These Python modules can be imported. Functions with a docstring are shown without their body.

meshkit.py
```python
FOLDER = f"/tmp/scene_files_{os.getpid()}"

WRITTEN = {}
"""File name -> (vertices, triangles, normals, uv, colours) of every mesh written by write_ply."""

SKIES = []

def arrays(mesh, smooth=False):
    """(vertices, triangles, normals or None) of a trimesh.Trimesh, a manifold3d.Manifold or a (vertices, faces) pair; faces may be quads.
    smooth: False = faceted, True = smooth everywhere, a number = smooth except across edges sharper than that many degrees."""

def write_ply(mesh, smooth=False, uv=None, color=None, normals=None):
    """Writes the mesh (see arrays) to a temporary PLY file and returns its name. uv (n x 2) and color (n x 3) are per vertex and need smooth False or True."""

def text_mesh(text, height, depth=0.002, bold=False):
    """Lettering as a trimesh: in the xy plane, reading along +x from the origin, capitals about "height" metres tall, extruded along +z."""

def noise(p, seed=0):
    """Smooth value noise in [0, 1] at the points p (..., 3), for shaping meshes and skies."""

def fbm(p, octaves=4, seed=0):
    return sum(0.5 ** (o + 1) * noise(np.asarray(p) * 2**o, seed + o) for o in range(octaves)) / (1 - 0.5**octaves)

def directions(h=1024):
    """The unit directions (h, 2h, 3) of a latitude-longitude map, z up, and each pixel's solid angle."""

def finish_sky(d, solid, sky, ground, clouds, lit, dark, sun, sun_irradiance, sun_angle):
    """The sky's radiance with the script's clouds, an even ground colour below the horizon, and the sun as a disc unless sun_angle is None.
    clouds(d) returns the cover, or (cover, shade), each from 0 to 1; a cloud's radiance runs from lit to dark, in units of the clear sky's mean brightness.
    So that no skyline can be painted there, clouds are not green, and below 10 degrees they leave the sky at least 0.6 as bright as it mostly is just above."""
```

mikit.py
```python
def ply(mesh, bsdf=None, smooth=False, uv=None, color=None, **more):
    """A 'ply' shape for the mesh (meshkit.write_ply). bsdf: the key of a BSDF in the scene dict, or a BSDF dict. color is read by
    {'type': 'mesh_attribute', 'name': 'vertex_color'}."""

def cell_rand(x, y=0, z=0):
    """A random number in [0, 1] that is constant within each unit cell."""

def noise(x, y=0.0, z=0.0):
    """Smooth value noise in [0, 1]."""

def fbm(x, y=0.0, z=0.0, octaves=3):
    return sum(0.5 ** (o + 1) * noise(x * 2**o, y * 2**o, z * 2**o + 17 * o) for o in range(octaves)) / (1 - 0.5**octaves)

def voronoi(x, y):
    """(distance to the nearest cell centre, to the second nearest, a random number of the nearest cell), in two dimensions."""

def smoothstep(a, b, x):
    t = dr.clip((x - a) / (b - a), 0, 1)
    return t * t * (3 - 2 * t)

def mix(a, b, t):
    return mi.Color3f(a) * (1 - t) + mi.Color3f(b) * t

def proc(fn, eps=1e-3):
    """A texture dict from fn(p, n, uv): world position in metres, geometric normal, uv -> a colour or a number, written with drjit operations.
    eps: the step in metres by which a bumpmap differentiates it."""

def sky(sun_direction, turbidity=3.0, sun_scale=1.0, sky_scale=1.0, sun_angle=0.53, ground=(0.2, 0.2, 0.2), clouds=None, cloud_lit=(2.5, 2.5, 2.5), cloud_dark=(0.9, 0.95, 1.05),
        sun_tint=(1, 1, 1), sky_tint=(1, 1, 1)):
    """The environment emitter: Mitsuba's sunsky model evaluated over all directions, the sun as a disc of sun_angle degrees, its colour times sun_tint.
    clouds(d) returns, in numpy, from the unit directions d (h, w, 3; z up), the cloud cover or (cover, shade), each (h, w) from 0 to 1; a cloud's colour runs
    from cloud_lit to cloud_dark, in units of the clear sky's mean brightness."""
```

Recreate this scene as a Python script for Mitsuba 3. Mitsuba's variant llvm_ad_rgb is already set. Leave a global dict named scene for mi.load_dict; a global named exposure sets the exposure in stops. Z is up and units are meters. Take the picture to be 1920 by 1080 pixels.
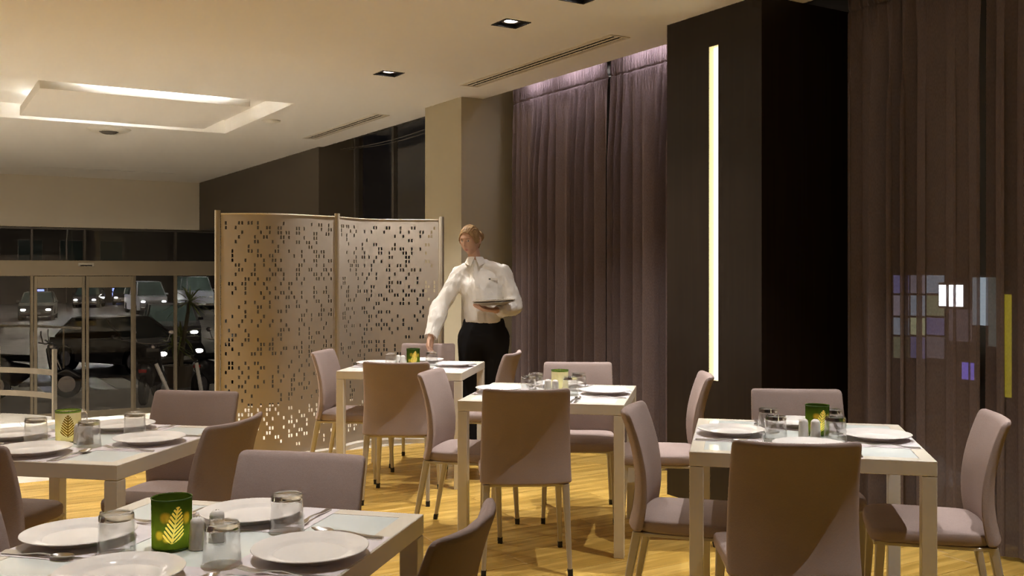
import math, random
import numpy as np, trimesh, drjit as dr, mitsuba as mi, mikit
import manifold3d as m3
from manifold3d import Manifold, CrossSection
from shapely.geometry import Polygon, Point, LineString, box as sbox
from shapely.ops import unary_union
from shapely import affinity
import meshkit

T4 = mi.ScalarTransform4f
rng = random.Random(7)
nr = np.random.default_rng(7)
scene, labels = {}, {}

# ------------------------------------------------------------------ camera, lights at large, exposure
exposure = 0.0
CAM_H, FOC, HORIZON = 1.398, 1850.0, 510.0
scene['camera'] = {'type': 'perspective', 'fov': math.degrees(2 * math.atan(960 / FOC)), 'fov_axis': 'x', 'near_clip': 0.05, 'far_clip': 400.0,
                   'principal_point_offset_x': 0.0, 'principal_point_offset_y': (540 - HORIZON) / 1080.0,
                   'to_world': T4().look_at(origin=[0, 0, CAM_H], target=[0, 1, CAM_H], up=[0, 0, 1])}
scene['night_sky'] = {'type': 'constant', 'radiance': {'type': 'rgb', 'value': [0.0016, 0.0017, 0.0024]}, 'sampling_weight': 0.05}
LENS = 32.0             # radiance of a ceiling downlight's lens
BEAM = 13.2              # intensity of its beam
WARM = (1.0, 0.955, 0.905)
TUBE = 110.0              # tubes hidden in the ceiling recess
POCKET = 42.0             # strip above the curtains
SLOT = 3.4               # luminous slot of the dark column

# ------------------------------------------------------------------ room axes: p across (towards the windows), q along (towards the entrance)
ROOM = 0.551
CA, SA = math.cos(ROOM), math.sin(ROOM)
RM = np.eye(4); RM[:2, :2] = [[CA, -SA], [SA, CA]]
def W(p, q, z=0.0):
    return np.array([CA * p - SA * q, SA * p + CA * q, z])
def PQ(x, y):
    return CA * x + SA * y, -SA * x + CA * y
ZC = 2.95                # ceiling

# ------------------------------------------------------------------ helpers
_used = {}
def numbered(key):
    n = _used.get(key, 0); _used[key] = n + 1
    return key if n == 0 else f'{key}_{n:03d}'
def lab(key, label=None, cat=None, group=None, kind=None):
    d = labels.setdefault(key, {})
    if label: d['label'] = label
    if cat: d['category'] = cat
    if group: d['group'] = group
    if kind: d['kind'] = kind
    return key
def thing(name, label, cat, group=None, kind=None):
    return lab(numbered(name), label, cat, group, kind)
def tmesh(m):
    if isinstance(m, Manifold):
        mm = m.to_mesh(); return trimesh.Trimesh(np.array(mm.vert_properties[:, :3]), np.array(mm.tri_verts), process=False)
    return m
def moved(m, M):
    m = tmesh(m).copy(); m.apply_transform(M); return m
def put(key, mesh, bsdf, M=None, smooth=False, room=False, **kw):
    if mesh is not None:
        mesh = tmesh(mesh)
        if room: mesh = moved(mesh, RM)
        d = mikit.ply(mesh, bsdf, smooth=smooth, **kw)
    if M is not None: d['to_world'] = T4(M)
    scene[key] = d
    return key
def part(parent, name, mesh, bsdf, M=None, smooth=False, label=None, room=False, **kw):
    k = numbered(parent + '__' + name)
    put(k, mesh, bsdf, M, smooth, room, **kw)
    if label: lab(k, label)
    return k
def solo(name, label, cat, mesh, bsdf, M=None, smooth=False, group=None, room=False, **kw):
    k = thing(name, label, cat, group); put(k, mesh, bsdf, M, smooth, room, **kw); return k
def struct(name, mesh, bsdf, room=True, smooth=False, label=None, **kw):
    k = numbered(name); put(k, mesh, bsdf, None, smooth, room, **kw); lab(k, label, kind='structure'); return k
def stamp(key, proto, M):
    """proto: list of (part path, ply dict); the same plies under this thing's key."""
    for name, d in proto: scene[key + '__' + name if name else key] = {**d, 'to_world': T4(M)}
def TR(x, y, z=0, rz=0.0, s=1.0):
    M = np.eye(4); c, n = math.cos(rz), math.sin(rz)
    M[:2, :2] = [[c * s, -n * s], [n * s, c * s]]; M[2, 2] = s; M[:3, 3] = [x, y, z]
    return M
def bx(x0, x1, y0, y1, z0, z1):
    return Manifold.cube([x1 - x0, y1 - y0, z1 - z0]).translate([x0, y0, z0])
def cbox(sx, sy, sz, b=0.003, at=(0, 0, 0)):
    """box with chamfered edges, centred at 'at'"""
    hx, hy, hz = sx / 2, sy / 2, sz / 2
    pts = [(a * (hx - b * i), c * (hy - b * j), e * (hz - b * k)) for a in (-1, 1) for c in (-1, 1) for e in (-1, 1) for i, j, k in ((0, 1, 1), (1, 0, 1), (1, 1, 0))]
    return Manifold.hull_points(np.array(pts)).translate(list(at))
def pbox(p0, p1, q0, q1, z0, z1, b=0.0):
    if b: return cbox(p1 - p0, q1 - q0, z1 - z0, b, ((p0 + p1) / 2, (q0 + q1) / 2, (z0 + z1) / 2))
    return bx(p0, p1, q0, q1, z0, z1)
def cat(ms): return trimesh.util.concatenate([tmesh(m) for m in ms])
def loft(rings, closed_ends=True, strip=False):
    n = len(rings[0]); V = np.vstack(rings); F = []
    for k in range(len(rings) - 1):
        for i in range(n):
            j = (i + 1) % n
            a, b, c, d = k * n + i, k * n + j, (k + 1) * n + j, (k + 1) * n + i
            F += [[a, b, c], [a, c, d]]
    if strip:
        for o, fl in ((0, 1), ((len(rings) - 1) * n, 0)):
            for i in range(n // 2 - 1):
                a, b, c, d = o + i, o + i + 1, o + n - 2 - i, o + n - 1 - i
                F += [[a, c, b], [a, d, c]] if fl else [[a, b, c], [a, c, d]]
    elif closed_ends:
        V = np.vstack([V, rings[0].mean(0), rings[-1].mean(0)]); a, b = len(V) - 2, len(V) - 1
        for i in range(n):
            j = (i + 1) % n
            F += [[a, j, i], [b, (len(rings) - 1) * n + i, (len(rings) - 1) * n + j]]
    m = trimesh.Trimesh(V, np.array(F), process=False)
    return m
def sring(hx, hy, z, e=5.0, n=28, cx=0, cy=0):
    a = np.arange(n) / n * 2 * np.pi + np.pi / n
    c, s = np.cos(a), np.sin(a)
    return np.stack([cx + hx * np.sign(c) * np.abs(c) ** (2 / e), cy + hy * np.sign(s) * np.abs(s) ** (2 / e), np.full(n, z)], 1)
def lathe(prof, n=40, uv=False):
    """prof: (r, z) list from bottom centre outwards; closed on the axis where r = 0"""
    prof = np.array(prof, float)
    m = trimesh.creation.revolve(prof, sections=n)
    return m
def tube(path, r, sides=8, caps=True):
    p = np.asarray(path, float); t = np.gradient(p, axis=0); t /= np.linalg.norm(t, axis=1, keepdims=True) + 1e-12
    r = np.broadcast_to(np.asarray(r, float), (len(p),))
    up = np.array([0, 0, 1.0]) if np.mean(np.abs(t[:, 2])) < 0.8 else np.array([1.0, 0, 0])
    rings = []
    for i in range(len(p)):
        a = np.cross(t[i], up); a /= np.linalg.norm(a) + 1e-12; b = np.cross(t[i], a)
        g = np.arange(sides) / sides * 2 * np.pi
        rings.append(p[i] + r[i] * (np.cos(g)[:, None] * a + np.sin(g)[:, None] * b))
    m = loft(rings, caps); 
    if m.is_watertight and m.volume < 0: m.invert()
    return m
def prism(poly, h, z=0.0):
    return cat([trimesh.creation.extrude_polygon(g, h, engine='earcut') for g in getattr(poly, 'geoms', [poly])]).apply_translation([0, 0, z]) if True else None
def sphere(r, c, n=20): return Manifold.sphere(r, n).translate(list(c))
def bone(a, ra, b, rb, n=20): return Manifold.batch_hull([sphere(ra, a, n), sphere(rb, b, n)])

# ------------------------------------------------------------------ materials
def rgb(*c): return {'type': 'rgb', 'value': list(map(float, c))}
def two(d): return {'type': 'twosided', 'bsdf': d}
def diffuse(*c): return two({'type': 'diffuse', 'reflectance': rgb(*c)})
def princ(c, rough=0.5, metallic=0.0, spec=0.5, **k):
    return two({'type': 'principled', 'base_color': rgb(*c) if isinstance(c, tuple) else c, 'roughness': rough, 'metallic': metallic, 'specular': spec, **k})
noise, fbm, mix, smooth_, cellr = mikit.noise, mikit.fbm, mikit.mix, mikit.smoothstep, mikit.cell_rand
def pq_(p): return p.x * CA + p.y * SA, p.y * CA - p.x * SA

PW, PL = 0.19, 1.75      # planks
def wood(p, n, uv):
    a, q = pq_(p)
    row = dr.floor(q / PW); off = cellr(row, 3) * PL
    col = dr.floor((a + off) / PL)
    r = cellr(row, col, 5); r2 = cellr(row, col, 9)
    g = fbm(a * 2.2 + r * 40, q * 26 + r2 * 30, 0.0, 3)
    fine = noise(a * 9 + r * 17, q * 190, 1.0)
    knot = fbm(a * 5 + 11 * r, q * 7, 2.0, 2)
    c = mix((0.48, 0.295, 0.060), (0.68, 0.455, 0.120), smooth_(0.25, 0.75, g))
    c = mix(c, (0.42, 0.245, 0.045), smooth_(0.62, 0.8, knot) * 0.35)
    return c * (0.86 + 0.22 * r) * (0.93 + 0.14 * fine)
scene['mat_wood'] = princ(mikit.proc(wood), 0.30, spec=0.45)
scene['mat_subfloor'] = diffuse(0.10, 0.06, 0.02)
def tile_(p, n, uv):
    a, q = pq_(p)
    return mix((0.70, 0.64, 0.53), (0.79, 0.74, 0.64), fbm(a * 6, q * 6, 0.0, 3)) * (0.96 + 0.06 * noise(a * 60, q * 60))
scene['mat_tile'] = princ(mikit.proc(tile_), 0.22, spec=0.5)
scene['mat_ceiling'] = diffuse(0.80, 0.765, 0.71)
scene['mat_plaster'] = diffuse(0.66, 0.60, 0.50)
scene['mat_taupe_wall'] = diffuse(0.47, 0.415, 0.30)
scene['mat_dark_wall'] = princ((0.055, 0.043, 0.03), 0.55, spec=0.3)
def veneer(p, n, uv):
    a, q = pq_(p)
    g = fbm((a + q) * 60, p.z * 1.6, 0.0, 3)
    return mix((0.013, 0.0078, 0.005), (0.020, 0.0125, 0.008), g)
scene['mat_column'] = princ(mikit.proc(veneer), 0.38, spec=0.22)
scene['mat_niche'] = diffuse(0.72, 0.66, 0.48)
def fabric(p, n, uv):
    w = noise(p.x * 320, p.y * 320, p.z * 520)
    b = fbm(p.x * 9, p.y * 9, p.z * 9, 2)
    return mix((0.285, 0.222, 0.205), (0.37, 0.295, 0.275), 0.55 * w + 0.45 * b)
scene['mat_fabric'] = princ(mikit.proc(fabric), 0.85, spec=0.1, sheen=0.08)
scene['mat_piping'] = princ((0.25, 0.19, 0.17), 0.85, spec=0.1)
def drape(p, n, uv):
    w = noise(p.x * 260, p.y * 260, p.z * 90)
    return mix((0.115, 0.086, 0.086), (0.15, 0.115, 0.115), w)
scene['mat_curtain'] = princ(mikit.proc(drape), 0.8, spec=0.1, sheen=0.15)
def drape2(p, n, uv):
    w = noise(p.x * 260, p.y * 260, p.z * 90)
    return mix((0.150, 0.113, 0.108), (0.190, 0.148, 0.142), w)
def weave(p, n, uv):       # open weave of the voile: denser where the cloth is folded double
    a, q = pq_(p)
    return 0.66 + 0.10 * noise(q * 240, p.z * 240)
scene['mat_voile'] = {'type': 'mask', 'opacity': mikit.proc(weave), 'nested': princ(mikit.proc(drape2), 0.85, spec=0.1, sheen=0.3)}
scene['mat_lacquer'] = princ((0.70, 0.655, 0.56), 0.30, spec=0.5)
scene['mat_table_glass'] = princ((0.70, 0.755, 0.74), 0.06, spec=0.6)
scene['mat_placemat'] = princ((0.74, 0.70, 0.73), 0.42, spec=0.4)
scene['mat_china'] = princ((0.80, 0.78, 0.755), 0.10, spec=0.55)
scene['mat_steel'] = princ((0.72, 0.69, 0.64), 0.27, metallic=1.0)
scene['mat_tumbler'] = {'type': 'dielectric', 'int_ior': 1.5, 'ext_ior': 1.0}
scene['mat_tumbler_wall'] = {'type': 'thindielectric', 'int_ior': 1.6, 'ext_ior': 1.0, 'specular_transmittance': rgb(0.90, 0.90, 0.90)}
scene['mat_pane'] = {'type': 'thindielectric', 'int_ior': 1.5, 'ext_ior': 1.0}
scene['mat_leg'] = princ((0.50, 0.455, 0.38), 0.33, metallic=0.25, spec=0.5)
scene['mat_black'] = princ((0.012, 0.011, 0.010), 0.5)
scene['mat_screen'] = princ((0.40, 0.345, 0.285), 0.5, metallic=0.15, spec=0.4)
scene['mat_screen_post'] = princ((0.50, 0.44, 0.35), 0.33, metallic=0.4, spec=0.5)
scene['mat_alu'] = princ((0.42, 0.36, 0.27), 0.35, metallic=0.5, spec=0.5)
scene['mat_alu_dark'] = princ((0.07, 0.06, 0.05), 0.4, metallic=0.3)
scene['mat_white_plastic'] = princ((0.76, 0.72, 0.64), 0.4)
scene['mat_wax'] = princ((0.85, 0.80, 0.66), 0.5)

def frond(u, v, cu, v0, v1, wid, tilt=0.0):
    """1 inside a fern frond drawn on the glass: a spine with slanted leaflets"""
    t = (v - v0) / (v1 - v0)
    x = u - cu - tilt * (t - 0.5)
    half = wid * dr.sqrt(dr.clip(1.0 - t, 0, 1)) * smooth_(-0.05, 0.22, t) * 1.15
    ax = dr.abs(x)
    ph = t * 8.0 - ax / wid * 2.6
    fr = ph - dr.floor(ph)
    tip = 1.0 - dr.square(2.0 * fr - 1.0)                       # each leaflet is rounded at its end
    leaf = smooth_(0.18, 0.27, fr) * smooth_(0.92, 0.83, fr)
    return dr.select((ax < half * (0.72 + 0.28 * tip)) & (t > 0) & (t < 1), dr.maximum(leaf, smooth_(0.009, 0.005, ax)), 0.0)
def blob(u, v, cu, cv, ru, rv):
    return smooth_(1.0, 0.35, dr.sqrt(dr.square((u - cu) / ru) + dr.square((v - cv) / rv)))
def green_glass(p, n, uv):
    u, v = uv.x, uv.y
    f = frond(u, v, 0.53, 0.13, 0.88, 0.088, 0.05)
    b = dr.maximum(dr.maximum(blob(u, v, 0.455, 0.66, 0.06, 0.14), blob(u, v, 0.40, 0.30, 0.05, 0.12)), dr.maximum(blob(u, v, 0.47, 0.22, 0.05, 0.09), blob(u, v, 0.63, 0.62, 0.05, 0.15)))
    g = mix((0.013, 0.030, 0.005), (0.022, 0.048, 0.008), fbm(u * 12, v * 6, 0.0, 2))
    c = mix(g, (0.52, 0.36, 0.05), b * 0.55)
    return mix(c, (0.90, 0.62, 0.15), f)
def pale_glass(p, n, uv):
    u, v = uv.x, uv.y
    f = frond(u, v, 0.50, 0.15, 0.88, 0.105, 0.0)
    c = mix((0.60, 0.57, 0.36), (0.68, 0.65, 0.44), fbm(u * 12, v * 6, 0.0, 2))
    c = mix(c, (0.16, 0.26, 0.05), smooth_(0.93, 0.95, v))
    return mix(c, (0.13, 0.09, 0.012), f)
scene['mat_green_glass'] = {'type': 'principledthin', 'base_color': mikit.proc(green_glass), 'roughness': 0.35, 'diff_trans': 1.1, 'eta': 1.5}
scene['mat_pale_glass'] = {'type': 'principledthin', 'base_color': mikit.proc(pale_glass), 'roughness': 0.4, 'diff_trans': 0.9, 'eta': 1.5}
scene['mat_flame'] = diffuse(0.9, 0.8, 0.5)
# people
scene['mat_body'] = two({'type': 'principled', 'base_color': {'type': 'mesh_attribute', 'name': 'vertex_color'}, 'roughness': 0.5, 'specular': 0.3})
scene['mat_shirt'] = princ((0.78, 0.755, 0.70), 0.85, spec=0.15, sheen=0.2)
scene['mat_trousers'] = princ((0.012, 0.012, 0.014), 0.8, spec=0.15)
def hairc(p, n, uv):
    return mix((0.20, 0.115, 0.045), (0.42, 0.27, 0.12), fbm(p.x * 60, p.y * 60, p.z * 25, 2))
scene['mat_hair'] = princ(mikit.proc(hairc), 0.5, spec=0.3)
scene['mat_tray'] = princ((0.20, 0.165, 0.12), 0.4)
# outdoors
def asphalt(p, n, uv): return mix((0.035, 0.034, 0.036), (0.06, 0.058, 0.06), fbm(p.x * 3, p.y * 3, 0.0, 4))
scene['mat_asphalt'] = princ(mikit.proc(asphalt), 0.45, spec=0.5)
scene['mat_pavement'] = diffuse(0.16, 0.15, 0.14)
scene['mat_paint'] = diffuse(0.45, 0.45, 0.43)
scene['mat_facade'] = diffuse(0.045, 0.040, 0.036)
scene['mat_facade2'] = diffuse(0.09, 0.075, 0.06)
scene['mat_car_black'] = princ((0.012, 0.011, 0.013), 0.15, spec=0.6, clearcoat=0.8)
scene['mat_car_white'] = princ((0.42, 0.41, 0.43), 0.25, spec=0.5)
scene['mat_car_grey'] = princ((0.10, 0.105, 0.10), 0.25, spec=0.5)
scene['mat_car_glass'] = princ((0.02, 0.03, 0.03), 0.06, spec=0.8)
scene['mat_tyre'] = diffuse(0.012, 0.012, 0.012)
scene['mat_chrome'] = {'type': 'roughconductor', 'material': 'Cr', 'alpha': 0.08}
scene['mat_red_lens'] = princ((0.30, 0.01, 0.01), 0.2)
scene['mat_amber_lens'] = princ((0.65, 0.22, 0.02), 0.2)
def leafc(p, n, uv): return mix((0.10, 0.13, 0.03), (0.22, 0.23, 0.07), fbm(p.x * 8, p.y * 8, p.z * 8, 2))
scene['mat_leaf'] = princ(mikit.proc(leafc), 0.5)
scene['mat_bark'] = diffuse(0.12, 0.10, 0.07)
scene['mat_pot'] = princ((0.10, 0.08, 0.06), 0.6)

def emit(c, k, weight=1.0):
    return {'type': 'area', 'radiance': rgb(*(k * x for x in c)), 'sampling_weight': weight}

# ================================================================== THE SETTING
# --- ceiling slab with its openings
DOWN = [(3.22, 7.08), (3.22, 5.253), (3.25, 4.557),            # in the picture
        (3.25, 1.50), (3.25, 3.05), (0.75, 2.35), (0.75, 3.15), (0.70, 4.75),  # out of view, placed to light the tables
        (0.10, 7.95), (0.08, 9.4), (0.08, 10.9), (-1.5, 8.0), (-1.5, 9.6), (-3.2, 8.8), (0.3, 12.4), (-0.1, 14.2)]  # out of view, placed to brighten the lobby tiles and the ceiling
slab = bx(-4.5, 4.415, -3.6, 17.6, ZC, ZC + 0.30)
RP0, RP1, RQ0, RQ1, RD = 0.40, 3.05, 8.80, 11.10, 0.15          # recess
slab -= bx(RP0, RP1, RQ0, RQ1, ZC - 0.01, ZC + RD)
slab -= bx(RP0, RP1, RQ0 - 0.16, RQ0 + 0.01, ZC + 0.035, ZC + RD)
for p, q in DOWN: slab -= bx(p - 0.087, p + 0.087, q - 0.087, q + 0.087, ZC - 0.01, ZC + 0.11)
VENTS = [(4.0, 5.15, 7.20), (4.0, 8.95, 11.02)]
for p, q0, q1 in VENTS: slab -= bx(p - 0.075, p + 0.075, q0 + 0.01, q1 - 0.01, ZC - 0.01, ZC + 0.06)
slab -= bx(1.6, 3.62, 16.02, 16.07, ZC - 0.01, ZC + 0.05)
struct('ceiling', slab, 'mat_ceiling', label='pale plaster ceiling with a recess and downlights')
struct('ceiling', bx(4.415, 4.95, -3.6, 17.6, ZC + 0.20, ZC + 0.30), 'mat_ceiling', label='top of the pocket above the curtains')
struct('trim', bx(1.6, 3.62, 16.02, 16.07, ZC + 0.045, ZC + 0.05), 'mat_black', label='dark air slot in the far ceiling')

# --- floors
QW = 7.27                                                        # end of the wood
floor = struct('floor', cat([bx(-4.5, 4.95, 1.15, QW, -0.12, -0.013), bx(-4.5, 4.95, -3.6, 1.15, -0.12, 0.0)]), 'mat_wood', label='golden wooden floor')
row = 6
while row * PW < QW:
    q0, q1 = row * PW, min((row + 1) * PW, QW)
    def cr(x, y, z=0):
        h = (int(x) + 1000000) * 374761393 + (int(y) + 1000000) * 668265263 + (int(z) + 1000000) * 2147483647
        h &= 0xFFFFFFFF; h = ((h ^ (h >> 13)) * 1274126177) & 0xFFFFFFFF
        return ((h ^ (h >> 16)) & 0xFFFFFF) / 16777215.0
    off = cr(row, 3) * PL
    c = math.floor((-3.3 + off) / PL)
    while c * PL - off < 4.85:
        a0, a1 = max(c * PL - off, -4.5), min((c + 1) * PL - off, 4.9)
        if a1 - a0 > 0.05:
            g = 0.0012
            part(floor, 'plank', cbox(a1 - a0 - 2 * g, q1 - q0 - 2 * g, 0.0128, 0.0014, ((a0 + a1) / 2, (q0 + q1) / 2, -0.0064 + 0.0006 * (cr(row, c, 2) - 0.5))), 'mat_wood', room=True)
        c += 1
    row += 1
tile = struct('floor', bx(-4.5, 4.95, QW, 10.2, -0.16, -0.012), 'mat_subfloor', label='pale stone tiles of the raised lobby')
TS = 0.6
for i in range(int((10.2 - QW) / TS) + 1):
    for j in range(16):
        a0, b0 = -4.5 + j * TS, QW + i * TS
        a1, b1 = min(a0 + TS, 4.95), min(b0 + TS, 10.2)
        if a1 - a0 < 0.05 or b1 - b0 < 0.03: continue
        part(tile, 'tile', cbox(a1 - a0 - 0.004, b1 - b0 - 0.004, 0.012, 0.001, ((a0 + a1) / 2, (b0 + b1) / 2, -0.006)), 'mat_tile', room=True)
# steps, landing with a rounded end, lower floor at the doors
LZ, FZ = -0.45, -1.0
steps = struct('floor', cat([bx(-4.5, 4.95, 10.2, 10.5, -0.3, -0.15), bx(-4.5, 4.95, 10.5, 10.8, -0.45, -0.30)]), 'mat_tile', label='steps down from the raised lobby')
land = prism(unary_union([sbox(-4.5, 10.8, 0.0, 14.9), sbox(-1, 10.8, 1.8, 12.9), affinity.scale(Point(0.0, 12.9).buffer(1.0, 32), 1.8, 2.0)]), 0.55, FZ)
struct('floor', land, 'mat_tile', label='landing with a rounded end below the steps')
low = struct('floor', bx(-6, 4.95, 10.8, 17.75, FZ - 0.15, FZ - 0.012), 'mat_subfloor', label='lower stone floor by the entrance doors')
for i in range(9):
    for j in range(7):
        a0, b0 = 0.2 + j * 0.68, 11.6 + i * 0.68
        part(low, 'tile', cbox(0.676, 0.676, 0.012, 0.001, (a0 + 0.34, b0 + 0.34, FZ - 0.006)), 'mat_tile', room=True)

# --- walls
struct('wall_unseen_left', bx(-4.7, -4.5, -3.6, 17.75, -1.2, ZC + 0.3), 'mat_plaster')  # out of view, pale so that it bounces the lobby light
struct('wall_unseen_rear', bx(-4.7, 5.1, -3.8, -3.6, -0.2, ZC + 0.3), 'mat_dark_wall')  # out of view behind the camera, dark so the chair backs stay dim
struct('wall_far', bx(-4.7, 4.36, 17.5, 17.75, 2.128, ZC + 0.3), 'mat_plaster', label='plain beige bulkhead above the entrance glazing')
struct('wall_right', bx(4.36, 4.95, 11.67, 17.75, -1.2, ZC + 0.25) - bx(4.3, 4.97, 15.3, 17.8, -1.3, 2.128), 'mat_dark_wall', label='dark brown wall beyond the perforated screen')
pil = struct('wall_pillar', bx(4.19, 4.95, 7.676, 8.39, -0.05, ZC + 0.25), 'mat_taupe_wall', label='beige pillar beside the curtains')
col = bx(4.082, 4.95, 3.974, 4.779, -0.02, ZC + 0.001)
NQ0, NQ1, NZ0, NZ1 = 4.319, 4.405, 0.753, 2.742
col -= bx(4.0, 4.137, NQ0, NQ1, NZ0, NZ1)
c_ = struct('wall_column', col, 'mat_column', label='dark brown veneered column with a luminous slot')
nich = bx(4.0865, 4.1365, NQ0 + 0.0005, NQ1 - 0.0005, NZ0 + 0.0005, NZ1 - 0.0005) - bx(4.0, 4.1362, NQ0 + 0.003, NQ1 - 0.003, NZ0 + 0.003, NZ1 - 0.003)
strip = thing('strip_light', 'tall luminous strip set in the slot of the dark column', 'light')
part(strip, 'channel', nich, 'mat_niche', room=True)
part(strip, 'diffuser', bx(4.122, 4.1345, NQ0 + 0.006, NQ1 - 0.006, NZ0 + 0.006, NZ1 - 0.006), 'mat_niche', room=True, emitter=emit((1.0, 0.93, 0.66), SLOT))

# --- windows on the right: mullions and panes
def window(n, q0, q1, cuts, z0=-0.0, z1=ZC + 0.2, pp=4.85):
    k = f'window_{n}'; lab(k, kind='structure')
    xs = [q0] + cuts + [q1]
    for a in xs: part(k, 'mullion', pbox(pp - 0.03, pp + 0.03, a - 0.025, a + 0.025, z0, z1, 0.004), 'mat_alu_dark', room=True)
    for zz in (z0 + 0.03, z1 - 0.03): part(k, 'rail', pbox(pp - 0.03, pp + 0.03, q0, q1, zz - 0.03, zz + 0.03, 0.004), 'mat_alu_dark', room=True)
    for a, b in zip(xs, xs[1:]):
        v = np.array([[pp, a, z0], [pp, b, z0], [pp, b, z1], [pp, a, z1]], float)
        part(k, 'pane', trimesh.Trimesh(v, [[0, 1, 2], [0, 2, 3]], process=False), 'mat_pane', room=True)
window(1, 8.42, 11.65, [9.35, 10.5])
window(2, 4.80, 7.66, [6.0])
window(3, -3.6, 3.96, [-1.6, 0.4, 2.3])

# --- entrance: glazing, transom, sliding doors
GQ = 17.62
k = 'window_4'; lab(k, kind='structure')
def bar(parent, name, p0, p1, z0, z1, m='mat_alu', q0=GQ - 0.05, q1=GQ + 0.05): part(parent, name, pbox(p0, p1, q0, q1, z0, z1, 0.004), m, room=True)
def glass(parent, p0, p1, z0, z1, q=GQ):
    v = np.array([[p0, q, z0], [p1, q, z0], [p1, q, z1], [p0, q, z1]], float)
    part(parent, 'pane', trimesh.Trimesh(v, [[0, 1, 2], [0, 2, 3]], process=False), 'mat_pane', room=True)
bar(k, 'transom', -4.5, 4.95, 1.335, 1.585, q0=GQ - 0.14, q1=GQ + 0.1)
bar(k, 'transom', -4.5, 4.95, 2.09, 2.128, 'mat_alu_dark')
bar(k, 'sill', 3.30, 4.95, FZ, FZ + 0.08); bar(k, 'sill', -4.5, 1.73, FZ, FZ + 0.08)
for p in (-2.6, -0.5, 1.73, 3.30, 3.98):
    bar(k, 'mullion', p - 0.022, p + 0.022, FZ, 1.335)
for p in (-2.6, -0.5, 1.73, 2.52, 3.98): bar(k, 'mullion', p - 0.018, p + 0.018, 1.585, 2.09, 'mat_alu_dark')
for a, b in ((-4.5, -2.6), (-2.6, -0.5), (-0.5, 1.73), (3.30, 3.98), (3.98, 4.95)): glass(k, a, b, FZ + 0.08, 1.335)
for a, b in ((-4.5, -2.6), (-2.6, -0.5), (-0.5, 1.73), (1.73, 2.52), (2.52, 3.98), (3.98, 4.95)): glass(k, a, b, 1.585, 2.09)
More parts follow.
